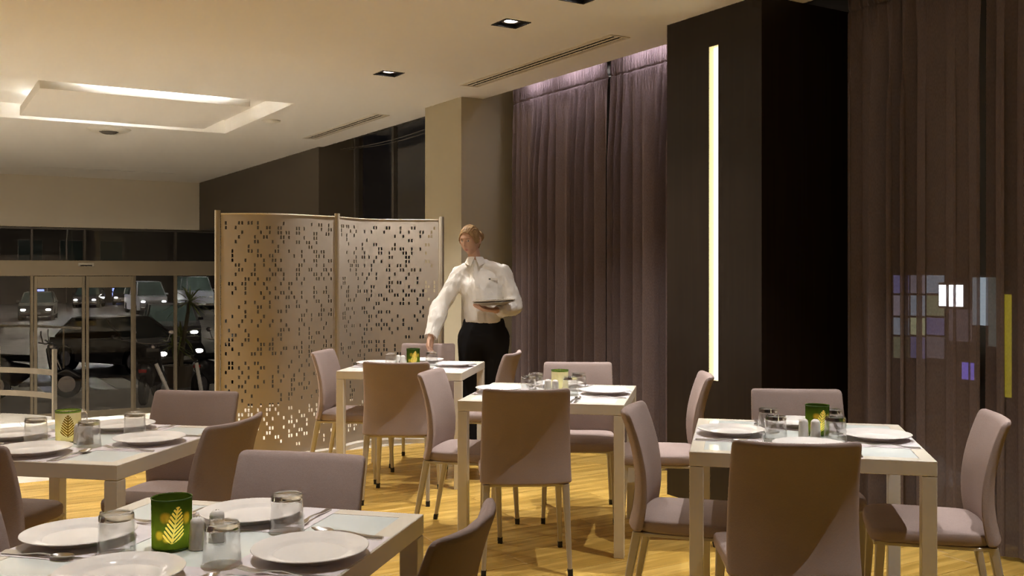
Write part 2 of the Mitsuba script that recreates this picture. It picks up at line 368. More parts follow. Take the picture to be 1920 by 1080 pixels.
for n, (a, b) in enumerate(((1.755, 2.512), (2.528, 3.275)), 1):
    d = f'door_{n}'; lab(d, kind='structure')
    qa, qb = GQ - 0.125, GQ - 0.085
    bar(d, 'stile', a, a + 0.045, FZ + 0.01, 1.33, q0=qa, q1=qb); bar(d, 'stile', b - 0.045, b, FZ + 0.01, 1.33, q0=qa, q1=qb)
    bar(d, 'top_rail', a + 0.045, b - 0.045, 1.14, 1.33, q0=qa, q1=qb); bar(d, 'bottom_rail', a + 0.045, b - 0.045, FZ + 0.01, FZ + 0.11, q0=qa, q1=qb)
    glass(d, a + 0.045, b - 0.045, FZ + 0.11, 1.14, (qa + qb) / 2)
s_ = thing('motion_sensor', 'small sensor box on the beam above the sliding doors', 'sensor')
part(s_, 'body', pbox(2.40, 2.64, GQ - 0.19, GQ - 0.14, 1.49, 1.55, 0.008), 'mat_white_plastic', room=True)
part(s_, 'lens', pbox(2.43, 2.61, GQ - 0.198, GQ - 0.188, 1.495, 1.515, 0.003), 'mat_black', room=True)

# --- ceiling recess: suspended panel and the hidden tubes
solo('ceiling_panel', 'square white panel hanging in the ceiling recess', 'panel', pbox(0.93, 2.66, 8.86, 10.50, ZC - 0.055, ZC + 0.03, 0.002), 'mat_ceiling', room=True)
for p, q in ((1.1, 9.0), (2.5, 9.0), (1.1, 10.3), (2.5, 10.3)):
    part('ceiling_panel', 'hanger', pbox(p - 0.012, p + 0.012, q - 0.012, q + 0.012, ZC + 0.03, ZC + RD), 'mat_alu', room=True)
for nm, q, z, p0, p1 in (('front', RQ0 - 0.085, ZC + 0.085, 1.3, 2.4), ('rear', 10.44, ZC + 0.055, 1.05, 2.3)):
    t_ = thing('tube_light', f'white tube light hidden at the {nm} edge of the suspended ceiling panel', 'light')
    part(t_, 'tube', tube([[p0, q, z], [(p0 + p1) / 2, q, z], [p1, q, z]], 0.018, 10), 'mat_niche', room=True, smooth=40, emitter=emit((1.0, 0.92, 0.80), TUBE))
    for p in (p0 - 0.03, p1 + 0.03): part(t_, 'socket', pbox(p - 0.03, p + 0.03, q - 0.022, q + 0.022, z - 0.022, z + 0.03, 0.004), 'mat_white_plastic', room=True)

# --- downlights
fr = tmesh(bx(-0.092, 0.092, -0.092, 0.092, -0.004, 0.0) - bx(-0.082, 0.082, -0.082, 0.082, -0.01, 0.01))
can = tmesh(bx(-0.086, 0.086, -0.086, 0.086, 0.0, 0.105) - bx(-0.083, 0.083, -0.083, 0.083, -0.01, 0.10))
gim = tmesh(Manifold.cylinder(0.028, 0.062, 0.058, 32).translate([0, 0, 0.012]) - Manifold.cylinder(0.05, 0.044, 0.044, 32).translate([0, 0, 0.0]))
lens = tmesh(Manifold.cylinder(0.004, 0.041, 0.041, 28).translate([0, 0, 0.026]))
DLP = [('frame', mikit.ply(fr, 'mat_black')), ('housing', mikit.ply(can, 'mat_black')), ('ring', mikit.ply(gim, 'mat_alu_dark', smooth=40))]
where = {0: 'above the far table', 1: 'above the middle table', 2: 'cut by the top edge', 3: 'out of view near the right window', 4: 'out of view above the right table', 5: 'out of view above the nearest table', 6: 'out of view behind the nearest table',
         7: 'out of view above the left table', 8: 'out of view over the tiles behind the left table', 9: 'out of view left of the ceiling recess', 10: 'out of view over the steps', 11: 'out of view over the middle of the lobby tiles', 12: 'out of view over the rear of the lobby tiles',
         13: 'out of view by the left wall', 14: 'out of view over the landing', 15: 'out of view nearest the entrance doors'}
for i, (p, q) in enumerate(DOWN):
    w = where[i]
    k = thing('downlight', f'square black recessed downlight with round lit lamp {w}', 'light', 'ceiling downlights')
    M = RM @ TR(p, q, ZC)
    stamp(k, DLP, M)
    kk = {0: 1.25, 1: 1.05, 2: 1.05, 3: 1.0, 4: .8, 5: .50, 6: .37, 7: .5, 8: 0.35, 9: 3.4, 10: 1.3, 14: 0.2, 15: 0.15}.get(i, 0.5)
    cut = {3: 42, 4: 40, 5: 36, 6: 34, 7: 40}.get(i, 46 if i < 8 else 74)
    scene[k + '__lamp'] = {**mikit.ply(lens, 'mat_niche'), 'to_world': T4(M), 'emitter': emit(WARM, LENS * kk, 0.3)}
    c = W(p, q, ZC + 0.004)
    scene[k + '_beam'] = {'type': 'spot', 'intensity': rgb(*(BEAM * kk * x for x in WARM)), 'sampling_weight': 4.0 if i < 8 else 2.0, 'cutoff_angle': float(cut), 'beam_width': 20.0 if i < 8 else 52.0,
                          'to_world': T4().look_at(origin=c.tolist(), target=(c - [0, 0, 1]).tolist(), up=[0, 1, 0])}

# --- strip in the curtain pocket
for q0, q1, n_ in ((4.95, 5.75, 'over the right part of the gathered curtains'), (6.05, 6.6, 'over the middle of the gathered curtains'), (6.75, 7.1, 'at the pillar end of the gathered curtains')):
    t_ = thing('pocket_light', 'white light strip in the ceiling pocket ' + n_, 'light')
    part(t_, 'tube', tube([[4.475, q0, ZC + 0.09], [4.475, (q0 + q1) / 2, ZC + 0.09], [4.475, q1, ZC + 0.09]], 0.012, 8), 'mat_niche', room=True, emitter=emit((0.92, 0.86, 1.0), POCKET))
    for q in (q0, q1): part(t_, 'clip', pbox(4.416, 4.48, q - 0.008, q + 0.008, ZC + 0.10, ZC + 0.112, 0.002), 'mat_white_plastic', room=True)

# --- air vents, detectors
for i, (p, q0, q1) in enumerate(VENTS):
    k = thing('air_vent', ('long slatted air vent in the ceiling along the curtains', 'slatted air vent in the ceiling beyond the pillar')[i], 'air vent')
    o = bx(p - 0.083, p + 0.083, q0, q1, ZC - 0.006, ZC + 0.002) - bx(p - 0.068, p + 0.068, q0 + 0.02, q1 - 0.02, ZC - 0.02, ZC + 0.02)
    part(k, 'frame', o, 'mat_plaster', room=True)
    for j in range(3):
        pc = p - 0.068 + 0.136 * (j + 0.5) / 3
        part(k, 'slat', cbox(0.022, q1 - q0 - 0.04, 0.002, 0.0005, (pc, (q0 + q1) / 2, ZC - 0.001)), 'mat_plaster', room=True)
    part(k, 'shade_backing', bx(p - 0.074, p + 0.074, q0 + 0.011, q1 - 0.011, ZC + 0.0025, ZC + 0.012), 'mat_black', room=True)  # black sheet close behind the slats, gives the gaps their shade
k = thing('smoke_detector', 'round pale smoke detector on the ceiling before the air vent', 'smoke detector')
M = RM @ TR(3.19, 9.9, ZC)
part(k, 'base', lathe([(0, 0), (0.095, 0), (0.095, -0.012), (0, -0.012)][::-1], 32), 'mat_white_plastic', M, smooth=40)
part(k, 'cap', lathe([(0, -0.030), (0.05, -0.028), (0.078, -0.012), (0, -0.012)], 32), 'mat_white_plastic', M, smooth=40)
k = thing('ceiling_speaker', 'round white ceiling dome just beyond the lit recess', 'speaker')
M = RM @ TR(1.88, 11.42, ZC)
part(k, 'rim', lathe([(0, -0.03), (0.19, -0.03), (0.23, 0), (0, 0)], 40), 'mat_white_plastic', M, smooth=40)
part(k, 'grille', lathe([(0, -0.055), (0.06, -0.052), (0.10, -0.031), (0, -0.0305)], 32), 'mat_alu_dark', M, smooth=40)

# --- wires and lit spots modelled in place of a reflection in the dark window
k = thing('reflected_cable_light', 'thin wires and lit spots standing for a reflection in the dark window by the pillar', 'light')
for o in (0.0, 0.10):
    a, b = np.array([4.62 + o, 8.45, 2.93]), np.array([4.62 + o, 11.6, 2.93])
    part(k, 'wire', tube([a * (1 - t) + b * t + np.array([0, 0, -0.06 * math.sin(math.pi * t)]) for t in np.linspace(0, 1, 9)], 0.003, 5), 'mat_steel', room=True)
for q in (8.62, 9.0):
    s_ = part(k, 'spot', Manifold.cylinder(0.05, 0.03, 0.018, 20).translate([4.67, q, 2.865]), 'mat_steel', room=True, smooth=40)
    part(s_, 'bulb', Manifold.cylinder(0.004, 0.02, 0.02, 16).translate([4.67, q, 2.8605]), 'mat_niche', room=True, emitter=emit((1, 0.95, 0.9), 30, 0.15))

# ================================================================== CURTAINS
def curtain(q0, q1, folds, seed, z0, z1, pc=4.56, amp=0.068, header=True, nq=None, lap=0.35):
    r = np.random.default_rng(seed)
    n = nq or int(folds * 44)
    s = np.linspace(0, 1, n)
    ph = s * folds * 2 * np.pi + 1.3 * np.sin(s * 2 * np.pi * folds * 0.23 + r.uniform(0, 6)) + 0.8 * np.sin(s * 2 * np.pi * folds * 0.41 + r.uniform(0, 6))
    a = amp * (0.65 + 0.35 * np.sin(s * 2 * np.pi * folds * 0.17 + r.uniform(0, 6)))
    zs = np.concatenate([np.linspace(z1, z1 - 0.17, 6), z1 - np.array([.183, .190, .197, .21]), np.linspace(z1 - 0.24, z1 - 0.8, 10), np.linspace(z1 - 1.0, z0, 14)])
    V = []
    for z in zs:
        t = z1 - z
        env = min(1.0, 0.16 + max(0, t - 0.19) * 1.3) if header else min(1.0, 0.45 + t * 0.6)
        y = a * env * (np.sin(ph + 0.2 * np.sin(z * 1.1 + s * 9)) + 0.16 * np.sin(2 * ph + 1.0))
        if header:
            g = 1.0 if t < 0.18 else math.exp(-((t - 0.18) / 0.10) ** 2)          # gathers of the heading, drawn in along a stitched line
            y = y + g * 0.0085 * np.sin(s * folds * 2 * np.pi * 4.3 + 2.2 * np.sin(s * 31) + 0.8 * np.sin(t * 20 + s * 60)) - 0.013 * math.exp(-((t - 0.190) / 0.007) ** 2)
        V.append(np.stack([pc - y, q0 + (q1 - q0) * (s + lap / folds / 6.28 * np.sin(2 * ph) * env), np.full(n, z)], 1))
    F = []
    for i in range(len(zs) - 1):
        for j in range(n - 1):
            b = i * n + j
            F += [[b, b + 1, b + n + 1], [b, b + n + 1, b + n]]
    return trimesh.Trimesh(np.vstack(V), np.array(F), process=False)
for q0, q1, f, sd, l in ((6.025, 7.40, 13, 3, 'mauve grey curtain beside the beige pillar, gathered under the ceiling'), (4.80, 5.975, 11, 5, 'mauve grey curtain between the gap in the drapes and the dark column')):
    k = thing('curtain', l, 'curtain', None)
    part(k, 'cloth', curtain(q0, q1, f, sd, 0.02, ZC + 0.12), 'mat_curtain', room=True, smooth=True)
    part(k, 'track', pbox(4.545, 4.575, q0, q1, ZC + 0.125, ZC + 0.15, 0.003), 'mat_alu', room=True)
for q0, q1, f, sd, l in ((2.95, 3.78, 6.5, 11, 'sheer brown curtain nearest the dark column with city lights showing through'), (1.0, 2.93, 14, 13, 'sheer brown curtain at the right edge of the picture')):
    k = thing('sheer_curtain', l, 'curtain')
    part(k, 'cloth', curtain(q0, q1, f, sd, 0.02, ZC + 0.12, pc=4.56, amp=0.055, lap=1.0, nq=int(f * 28)), 'mat_voile', room=True, smooth=True)
    part(k, 'track', pbox(4.545, 4.575, q0, q1, ZC + 0.125, ZC + 0.15, 0.003), 'mat_alu', room=True)

# ================================================================== PERFORATED SCREEN
SP = [W(1.951, 7.306), W(2.85, 7.228), W(3.75, 7.21)]
SH = 1.84
k = thing('folding_screen', 'tall metal screen of two wavy panels perforated with small slots', 'screen')
def panel(A, B, bulge, seed):
    r = np.random.default_rng(seed)
    d = B - A; L = np.linalg.norm(d[:2]); e = d / L; nn = np.array([e[1], -e[0], 0])      # towards the camera
    off, z0, z1 = 0.022, 0.045, SH - 0.015
    nc = 39
    pitch = (L - 2 * off - 0.04) / nc; hw = pitch * 0.58
    us = [0.0]
    for i in range(nc): us += [0.02 + i * pitch + (pitch - hw) / 2, 0.02 + i * pitch + (pitch + hw) / 2]
    us = np.array(us + [L - 2 * off])
    nrow = 49; rp = (z1 - z0 - 0.10) / nrow; hh = rp * 0.74
    vs = [z0]
    for j in range(nrow): vs += [z0 + 0.05 + j * rp + (rp - hh) / 2, z0 + 0.05 + j * rp + (rp + hh) / 2]
    vs = np.array(vs + [z1])
    hole = np.zeros((nrow, nc), bool)
    for j in range(nrow):
        i = 0
        dens = 0.40 + 0.09 * math.sin(j * 0.9 + seed) 
        while i < nc:
            if r.random() < dens * 0.72:
                hole[j, i] = True
                if r.random() < 0.38 and i + 1 < nc: hole[j, i + 1] = True
                i += 2
            i += 1
    hole[:2] &= r.random((2, nc)) < 0.3
    def P(u, v, side):
        t = (u + off) / L
        y = bulge * math.sin(math.pi * t) + 0.03 * bulge / abs(bulge) * math.sin(2 * math.pi * t)
        g = bulge * math.pi / L * math.cos(math.pi * t)
        nl = nn - e * g; nl = nl / np.linalg.norm(nl)
        return A + e * (u + off) + nn * y + nl * (0.0012 * side) + np.array([0, 0, v])
    nu, nv = len(us), len(vs)
    V = [P(u, v, s) for s in (1, -1) for v in vs for u in us]
    idx = lambda s, j, i: (0 if s == 1 else nu * nv) + j * nu + i
    F = []
    solid = np.ones((nv - 1, nu - 1), bool)
    for j in range(nrow):
        for i in range(nc):
            if hole[j, i]: solid[1 + 2 * j, 1 + 2 * i] = False
    for j in range(nv - 1):
        for i in range(nu - 1):
            if solid[j, i]:
                a, b, c, d_ = idx(1, j, i), idx(1, j, i + 1), idx(1, j + 1, i + 1), idx(1, j + 1, i)
                F += [[a, b, c], [a, c, d_]]
                a, b, c, d_ = idx(-1, j, i), idx(-1, j, i + 1), idx(-1, j + 1, i + 1), idx(-1, j + 1, i)
                F += [[a, c, b], [a, d_, c]]
            else:
                for (x0, y0), (x1, y1) in (((i, j), (i + 1, j)), ((i + 1, j), (i + 1, j + 1)), ((i + 1, j + 1), (i, j + 1)), ((i, j + 1), (i, j))):
                    a, b, c, d_ = idx(1, y0, x0), idx(1, y1, x1), idx(-1, y1, x1), idx(-1, y0, x0)
                    F += [[a, c, b], [a, d_, c]]
    m = trimesh.Trimesh(np.array(V), np.array(F), process=False)
    top = [P(u, z1, 0) for u in np.linspace(0, L - 2 * off, 24)]
    bot = [P(u, z0 - 0.015, 0) for u in np.linspace(0, L - 2 * off, 24)]
    return m, top, bot
for A, B, b, sd in ((SP[0], SP[1], 0.15, 2), (SP[1], SP[2], -0.19, 9)):
    m, top, bot = panel(A, B, b, sd)
    kk = part(k, 'panel', m, 'mat_screen')
    part(kk, 'top_edge', tube(top, 0.007, 6), 'mat_screen_post', smooth=40)
    def rib(path, w, z0, z1):
        P_ = np.array(path); t = np.gradient(P_, axis=0); t /= np.linalg.norm(t, axis=1, keepdims=True); n_ = np.stack([t[:, 1], -t[:, 0], 0 * t[:, 0]], 1)
        rings = [np.array([a - c * w, a + c * w, a + c * w, a - c * w]) * [1, 1, 0] + np.array([[0, 0, z0], [0, 0, z0], [0, 0, z1], [0, 0, z1]]) for a, c in zip(P_, n_)]
        return loft(rings)
    part(kk, 'foot_rail', rib(bot, 0.035, 0.0, 0.035), 'mat_white_plastic')
for i, s in enumerate(SP):
    part(k, 'post', Manifold.cylinder(SH + 0.012, 0.021, 0.021, 20).translate([s[0], s[1], 0]), 'mat_screen_post', smooth=40)

# ================================================================== TABLES
HT = 0.75; HS = 0.4185
TABLES = [  # name, centre, turn, phrase
    ('t1', (-0.742, 2.333), 0.240, 'the nearest table with the dark green fern candle'),
    ('t2', (-1.652, 3.798), 0.195, 'the left table with the frosted fern candle'),
    ('t3', (0.217, 5.298), 0.197, 'the middle table with the pale yellow candle'),
    ('t4', (1.141, 3.875), 0.226, 'the right table before the sheer curtain'),
    ('t5', (-0.674, 6.804), 0.152, 'the far table before the waitress'),
]
TLAB = {'t1': 'pale lacquered square table nearest the camera, dark green fern candle on it', 't2': 'pale lacquered square table at the left with the frosted fern candle glass',
        't3': 'pale lacquered square table in the middle with a pale yellow candle glass', 't4': 'pale lacquered square table at the right before the sheer curtain',
        't5': 'pale lacquered square table at the far end before the standing person'}
frame = tmesh(cbox(2 * HS, 2 * HS, 0.052, 0.002, (0, 0, HT - 0.026)) - bx(-HS + .05, HS - .05, -HS + .05, HS - .05, 0.6, 0.8))
gl = tmesh(cbox(2 * HS - 0.1005, 2 * HS - 0.1005, 0.02, 0.001, (0, 0, HT - 0.0106)))
TP = [('frame', mikit.ply(frame, 'mat_lacquer')), ('glass_panel', mikit.ply(gl, 'mat_table_glass'))]
legm = mikit.ply(tmesh(cbox(0.05, 0.05, HT - 0.054, 0.002, (0, 0, (HT - 0.054) / 2))), 'mat_lacquer')
for t, c, th, ph in TABLES:
    k = thing('table', TLAB[t], 'table', 'square dining tables')
    M = TR(c[0], c[1], 0, -th)
    stamp(k, TP, M)
    lab(k + '__glass_panel', 'pale aqua glass panel let into the top')
    for a in (-1, 1):
        for b in (-1, 1):
            scene[numbered(k + '__leg')] = {**legm, 'to_world': T4(M @ TR(a * (HS - 0.0255), b * (HS - 0.0255)))}

# ================================================================== CHAIRS
from scipy.interpolate import CubicSpline, PchipInterpolator
yc = CubicSpline([0.41, 0.50, 0.60, 0.72, 0.86], [-0.232, -0.212, -0.208, -0.226, -0.272])
def back_ring(z, hw, th, sag=0.040, n=40):
    r = sring(hw, th / 2, z, 4.5, n)
    r[:, 1] += yc(z) + sag * (r[:, 0] / 0.205) ** 2
    return r
def backrest():
    R = []
    R.append(back_ring(0.412, 0.195, 0.022)); R.append(back_ring(0.414, 0.210, 0.036))
    for z in np.linspace(0.42, 0.838, 16):
        f = (z - 0.42) / 0.42
        R.append(back_ring(z, 0.215 - 0.011 * f, 0.044 - 0.008 * f))
    for dz, s, w in ((0.846, 0.96, 0.203), (0.853, 0.82, 0.200), (0.858, 0.55, 0.194), (0.860, 0.2, 0.185)):
        R.append(back_ring(dz, w, 0.036 * s))
    m = loft(R, strip=True)
    # the top edge dips in the middle
    v = m.vertices; t = np.clip((v[:, 2] - 0.7) / 0.16, 0, 1)
    m.vertices[:, 2] -= t * 0.005 * (1 - (v[:, 0] / 0.2) ** 2)
    return m
def seat():
    R = []
    for z, s in ((0.408, 0.93), (0.411, 0.97), (0.42, 0.995), (0.440, 1.0), (0.451, 0.992), (0.458, 0.96), (0.462, 0.85), (0.465, 0.5)):
        r = sring(0.214 * s, 0.212 * s, z, 7, 48, 0, 0.010)
        r[:, 0] *= 1 + 0.06 * (r[:, 1] + 0.2) / 0.4 - 0.03
        r[:, 2] -= 0.010 * np.clip((r[:, 1] - 0.12) / 0.1, 0, 1) ** 2
        R.append(r)
    return loft(R)
def rail():
    return tmesh(cbox(0.405, 0.405, 0.014, 0.003, (0, 0.008, 0.401)) - bx(-0.165, 0.165, -0.155, 0.17, 0.38, 0.42))
def leg(a, b, w0, w1, h0, h1):
    """tapered square leg from a (top) to b (foot) between heights fractions"""
    a, b = np.array(a, float), np.array(b, float); R = []
    for f in (h1, h0):
        c = a + (b - a) * f; w = w0 + (w1 - w0) * f
        R.append(sring(w / 2, w / 2, 0, 5, 12) + c)
    return loft(R)
piping = [tube([back_ring(z, 0.2155 - 0.011 * (z - .42) / .42, 0.046 - 0.008 * (z - .42) / .42, n=8).mean(0) * [0, 1, 1] + np.array([sx * (0.209 - 0.011 * (z - .42) / .42), 0.041 * 0.95 + dy, 0]) - np.array([0, 0.0195, 0]) for z in np.linspace(0.425, 0.845, 14)], 0.003, 6) for sx in (-1, 1) for dy in (0.012,)]
FAB, LG = 'mat_fabric', 'mat_leg'
CH = [('backrest', mikit.ply(backrest(), FAB, smooth=50)), ('seat', mikit.ply(seat(), FAB, smooth=50)), ('frame', mikit.ply(rail(), LG))]
LEGS = []
for sx in (-1, 1):
    for front in (0, 1):
        top = (sx * 0.185, (0.185 if front else -0.195), 0.408); foot = (sx * 0.20, (0.205 if front else -0.272), 0.0)
        LEGS.append((mikit.ply(leg(top, foot, 0.036, 0.019, 0.0, 0.93), LG, smooth=50), mikit.ply(leg(top, foot, 0.040, 0.023, 0.925, 1.0), 'mat_black', smooth=50)))
CHAIRS = [  # table, seat, top-centre of the backrest, turn, label
    ('t1', 'B', (-0.62, 2.957), 0.249, 'mauve upholstered chair at the back of the nearest table, behind its back plate'),
    ('t1', 'R', (-0.085, 2.17), 0.257, 'mauve upholstered chair at the right of the nearest table, cut by the bottom edge'),
    ('t1', 'L', (-1.41, 2.34), 0.24, 'mauve upholstered chair at the left of the nearest table, a sliver at the left edge'),
    ('t2', 'B', (-1.425, 4.495), 0.176, 'mauve upholstered chair behind the left table, before the glass entrance doors'),
    ('t2', 'R', (-1.0, 3.63), 0.226, 'brown-shaded upholstered chair turned sideways at the right of the left table'),
    ('t2', 'F', (-1.772, 3.085), 0.20, 'dark chair in front of the left table, seen from behind at the left edge'),
    ('t2', 'L', (-2.33, 3.95), 0.195, 'chair at the left of the left table, only its dark seat showing'),
    ('t3', 'F', (0.068, 4.55), -0.05, 'chair turned away in front of the middle table, its whole shaded back showing'),
    ('t3', 'L', (-0.46, 5.385), 0.23, 'mauve upholstered chair at the left of the middle table, seen from its side'),
    ('t3', 'R', (1.035, 5.22), 0.10, 'upholstered chair at the right of the middle table, its back before the dark column'),
    ('t3', 'B', (0.395, 5.93), 0.05, 'pale mauve chair behind the middle table, before the mauve grey curtain'),
    ('t4', 'F', (0.909, 3.135), 0.08, 'chair turned away in front of the right table, largest shaded back'),
    ('t4', 'L', (0.475, 3.96), 0.28, 'mauve upholstered chair at the left of the right table, seen from its side'),
    ('t4', 'R', (1.83, 3.71), 0.26, 'mauve upholstered chair at the right of the right table, before the sheer curtain'),
    ('t4', 'B', (1.31, 4.565), 0.10, 'mauve chair behind the right table, its top edge against the dark column'),
    ('t5', 'F', (-0.70, 5.92), 0.07, 'chair turned away in front of the far table, shaded dark brown back'),
    ('t5', 'L', (-1.318, 6.775), 0.16, 'mauve upholstered chair at the left of the far table, before the perforated screen'),
    ('t5', 'R', (0.02, 6.66), 0.24, 'brown-shaded chair at the right of the far table, beside the standing person'),
    ('t5', 'B', (-0.63, 7.48), 0.08, 'pale mauve chair behind the far table, under the reaching hand'),
]
for t, s, P, th, l in CHAIRS:
    phi = {'F': -th, 'B': math.pi - th, 'L': -math.pi / 2 - th, 'R': math.pi / 2 - th}[s]
    M = TR(0, 0, 0, phi); o = M[:3, :3] @ np.array([0, -0.252, 0])
    M = TR(P[0] - o[0], P[1] - o[1], 0, phi)
    k = thing('dining_chair', l, 'chair', 'upholstered dining chairs')
    stamp(k, CH, M)
    for a, b in LEGS:
        n_ = numbered(k + '__leg')
        scene[n_] = {**a, 'to_world': T4(M)}; scene[n_ + '__foot_cap'] = {**b, 'to_world': T4(M)}
    

# ================================================================== TABLEWARE (one of each kind, then copies)
plate_prof = [(0, 0.006), (0.070, 0.006), (0.072, 0.0), (0.078, 0.0), (0.082, 0.005), (0.098, 0.013), (0.131, 0.0215), (0.1325, 0.0228), (0.1318, 0.0242), (0.129, 0.0247),
              (0.100, 0.0175), (0.092, 0.0150), (0.086, 0.0105), (0.078, 0.0092), (0.0, 0.0090)]
PLATE = mikit.ply(lathe(plate_prof, 72), 'mat_china', smooth=35)
# tumbler standing upside down: rim on the table, thick base on top
def sheet(prof, n=56):
    g = np.linspace(0, 2 * np.pi, n, endpoint=False); V, F = [], []
    for r_, z in prof: V += [[r_ * math.cos(a), r_ * math.sin(a), z] for a in g]
    for k in range(len(prof) - 1):
        for i in range(n):
            j = (i + 1) % n; p0, p1, p2, p3 = k * n + i, k * n + j, (k + 1) * n + j, (k + 1) * n + i
            F += [[p0, p1, p2], [p0, p2, p3]]
    return trimesh.Trimesh(V, F, process=False)
TUMBLER = [('wall', mikit.ply(sheet([(0.0436, 0.0022), (0.0412, 0.045), (0.0392, 0.0795)]), 'mat_tumbler_wall', smooth=True)),
           ('inner_wall', mikit.ply(sheet([(0.0415, 0.0022), (0.0386, 0.045), (0.0368, 0.0795)]), 'mat_pane', smooth=True)),
           ('base', mikit.ply(lathe([(0, 0.0800), (0.031, 0.0802), (0.0388, 0.0800), (0.0386, 0.088), (0.0376, 0.0925), (0.0355, 0.0947), (0.0320, 0.0952), (0.027, 0.0935), (0, 0.0925)], 56), 'mat_tumbler', smooth=40)),
           ('rim', mikit.ply(trimesh.creation.torus(0.0432, 0.0014, 56, 8).apply_translation([0, 0, 0.0014]), 'mat_tumbler', smooth=True))]
sh = [(0, 0), (0.020, 0), (0.0205, 0.002), (0.0175, 0.060), (0.0165, 0.066), (0.012, 0.0715), (0.006, 0.074), (0, 0.0745)]
SHAKER = mikit.ply(lathe(sh, 36), 'mat_china', smooth=40)
shole = mikit.ply(lathe([(0, 0.0742), (0.0016, 0.0742), (0.0016, 0.0749), (0, 0.0749)], 10), 'mat_black')
mat_ = mikit.ply(tmesh(cbox(0.36, 0.262, 0.0008, 0.0002, (0, 0, 0.0004))), 'mat_placemat')
def bent(poly, h, fz, n=0.004):
    """an outline extruded to thickness h, its points lifted by fz(x, y) along its length"""
    m = prism(poly, h)
    m = m.subdivide_to_size(n * 2.5, max_iter=6)
    v = m.vertices.copy(); v[:, 2] += fz(v[:, 0], v[:, 1]); m.vertices = v
    return m
def lens_poly(pts): return Polygon(pts)
# lengths along y, handle end at -0.105
hand = Polygon([(-0.0085, -0.100), (-0.006, -0.105), (0.006, -0.105), (0.0085, -0.100), (0.0055, -0.05), (0.003, 0.0), (0.0032, 0.032), (-0.0032, 0.032), (-0.003, 0.0), (-0.0055, -0.05)])
arch = lambda y: 0.0015 + 0.007 * np.exp(-((y - 0.010) / 0.045) ** 2)
fk = unary_union([hand, Polygon([(-0.0032, 0.03), (-0.009, 0.044), (-0.0115, 0.058), (-0.0115, 0.062), (0.0115, 0.062), (0.0115, 0.058), (0.009, 0.044), (0.0032, 0.03)])] +
                 [Polygon([(x - 0.0016, 0.060), (x + 0.0016, 0.060), (x + 0.0009, 0.104), (x - 0.0009, 0.104)]) for x in (-0.0098, -0.0033, 0.0033, 0.0098)])
FORK = mikit.ply(bent(fk, 0.0020, lambda x, y: arch(y) + 0.010 * np.clip((y - 0.045) / 0.06, 0, 1) ** 1.6), 'mat_steel')
kn = unary_union([Polygon([(-0.008, -0.112), (-0.006, -0.116), (0.006, -0.116), (0.008, -0.112), (0.0055, -0.02), (0.005, 0.0), (-0.005, 0.0), (-0.0055, -0.02)]), Polygon([(-0.005, -0.002), (0.005, -0.002), (0.0085, 0.03), (0.009, 0.075), (0.005, 0.10), (-0.004, 0.116), (-0.005, 0.1)])])
KNIFE = mikit.ply(bent(kn, 0.0024, lambda x, y: 0.0022 * np.exp(-((y + 0.01) / 0.03) ** 2)), 'mat_steel')
def spoon():
    h = bent(hand, 0.0020, lambda x, y: arch(y))
    g = np.linspace(0, 1, 9); V = []; F = []; n = 28
    for side in (0, 1):
        for r in g:
            for i in range(n):
                a = 2 * np.pi * i / n
                x = 0.0165 * r * math.cos(a) * (1 - 0.18 * math.sin(a)); y = 0.062 + 0.030 * r * math.sin(a)
                V.append([x, y, 0.0085 + 0.003 * (y - 0.03) / 0.06 - 0.0085 * (1 - r * r) + 0.0013 * side])
    for side in (0, 1):
        for k in range(8):
            for i in range(n):
                j = (i + 1) % n; o = side * 9 * n
                a, b, c, d = o + k * n + i, o + k * n + j, o + (k + 1) * n + j, o + (k + 1) * n + i
                F += [[a, b, c], [a, c, d]] if side else [[a, c, b], [a, d, c]]
    for i in range(n):
        j = (i + 1) % n; a, b, c, d = 8 * n + i, 8 * n + j, 17 * n + j, 17 * n + i
        F += [[a, c, b], [a, d, c]]
    return cat([h, trimesh.Trimesh(V, F, process=False).apply_translation([0, 0, -0.0015])])
SPOON = mikit.ply(spoon(), 'mat_steel', smooth=35)

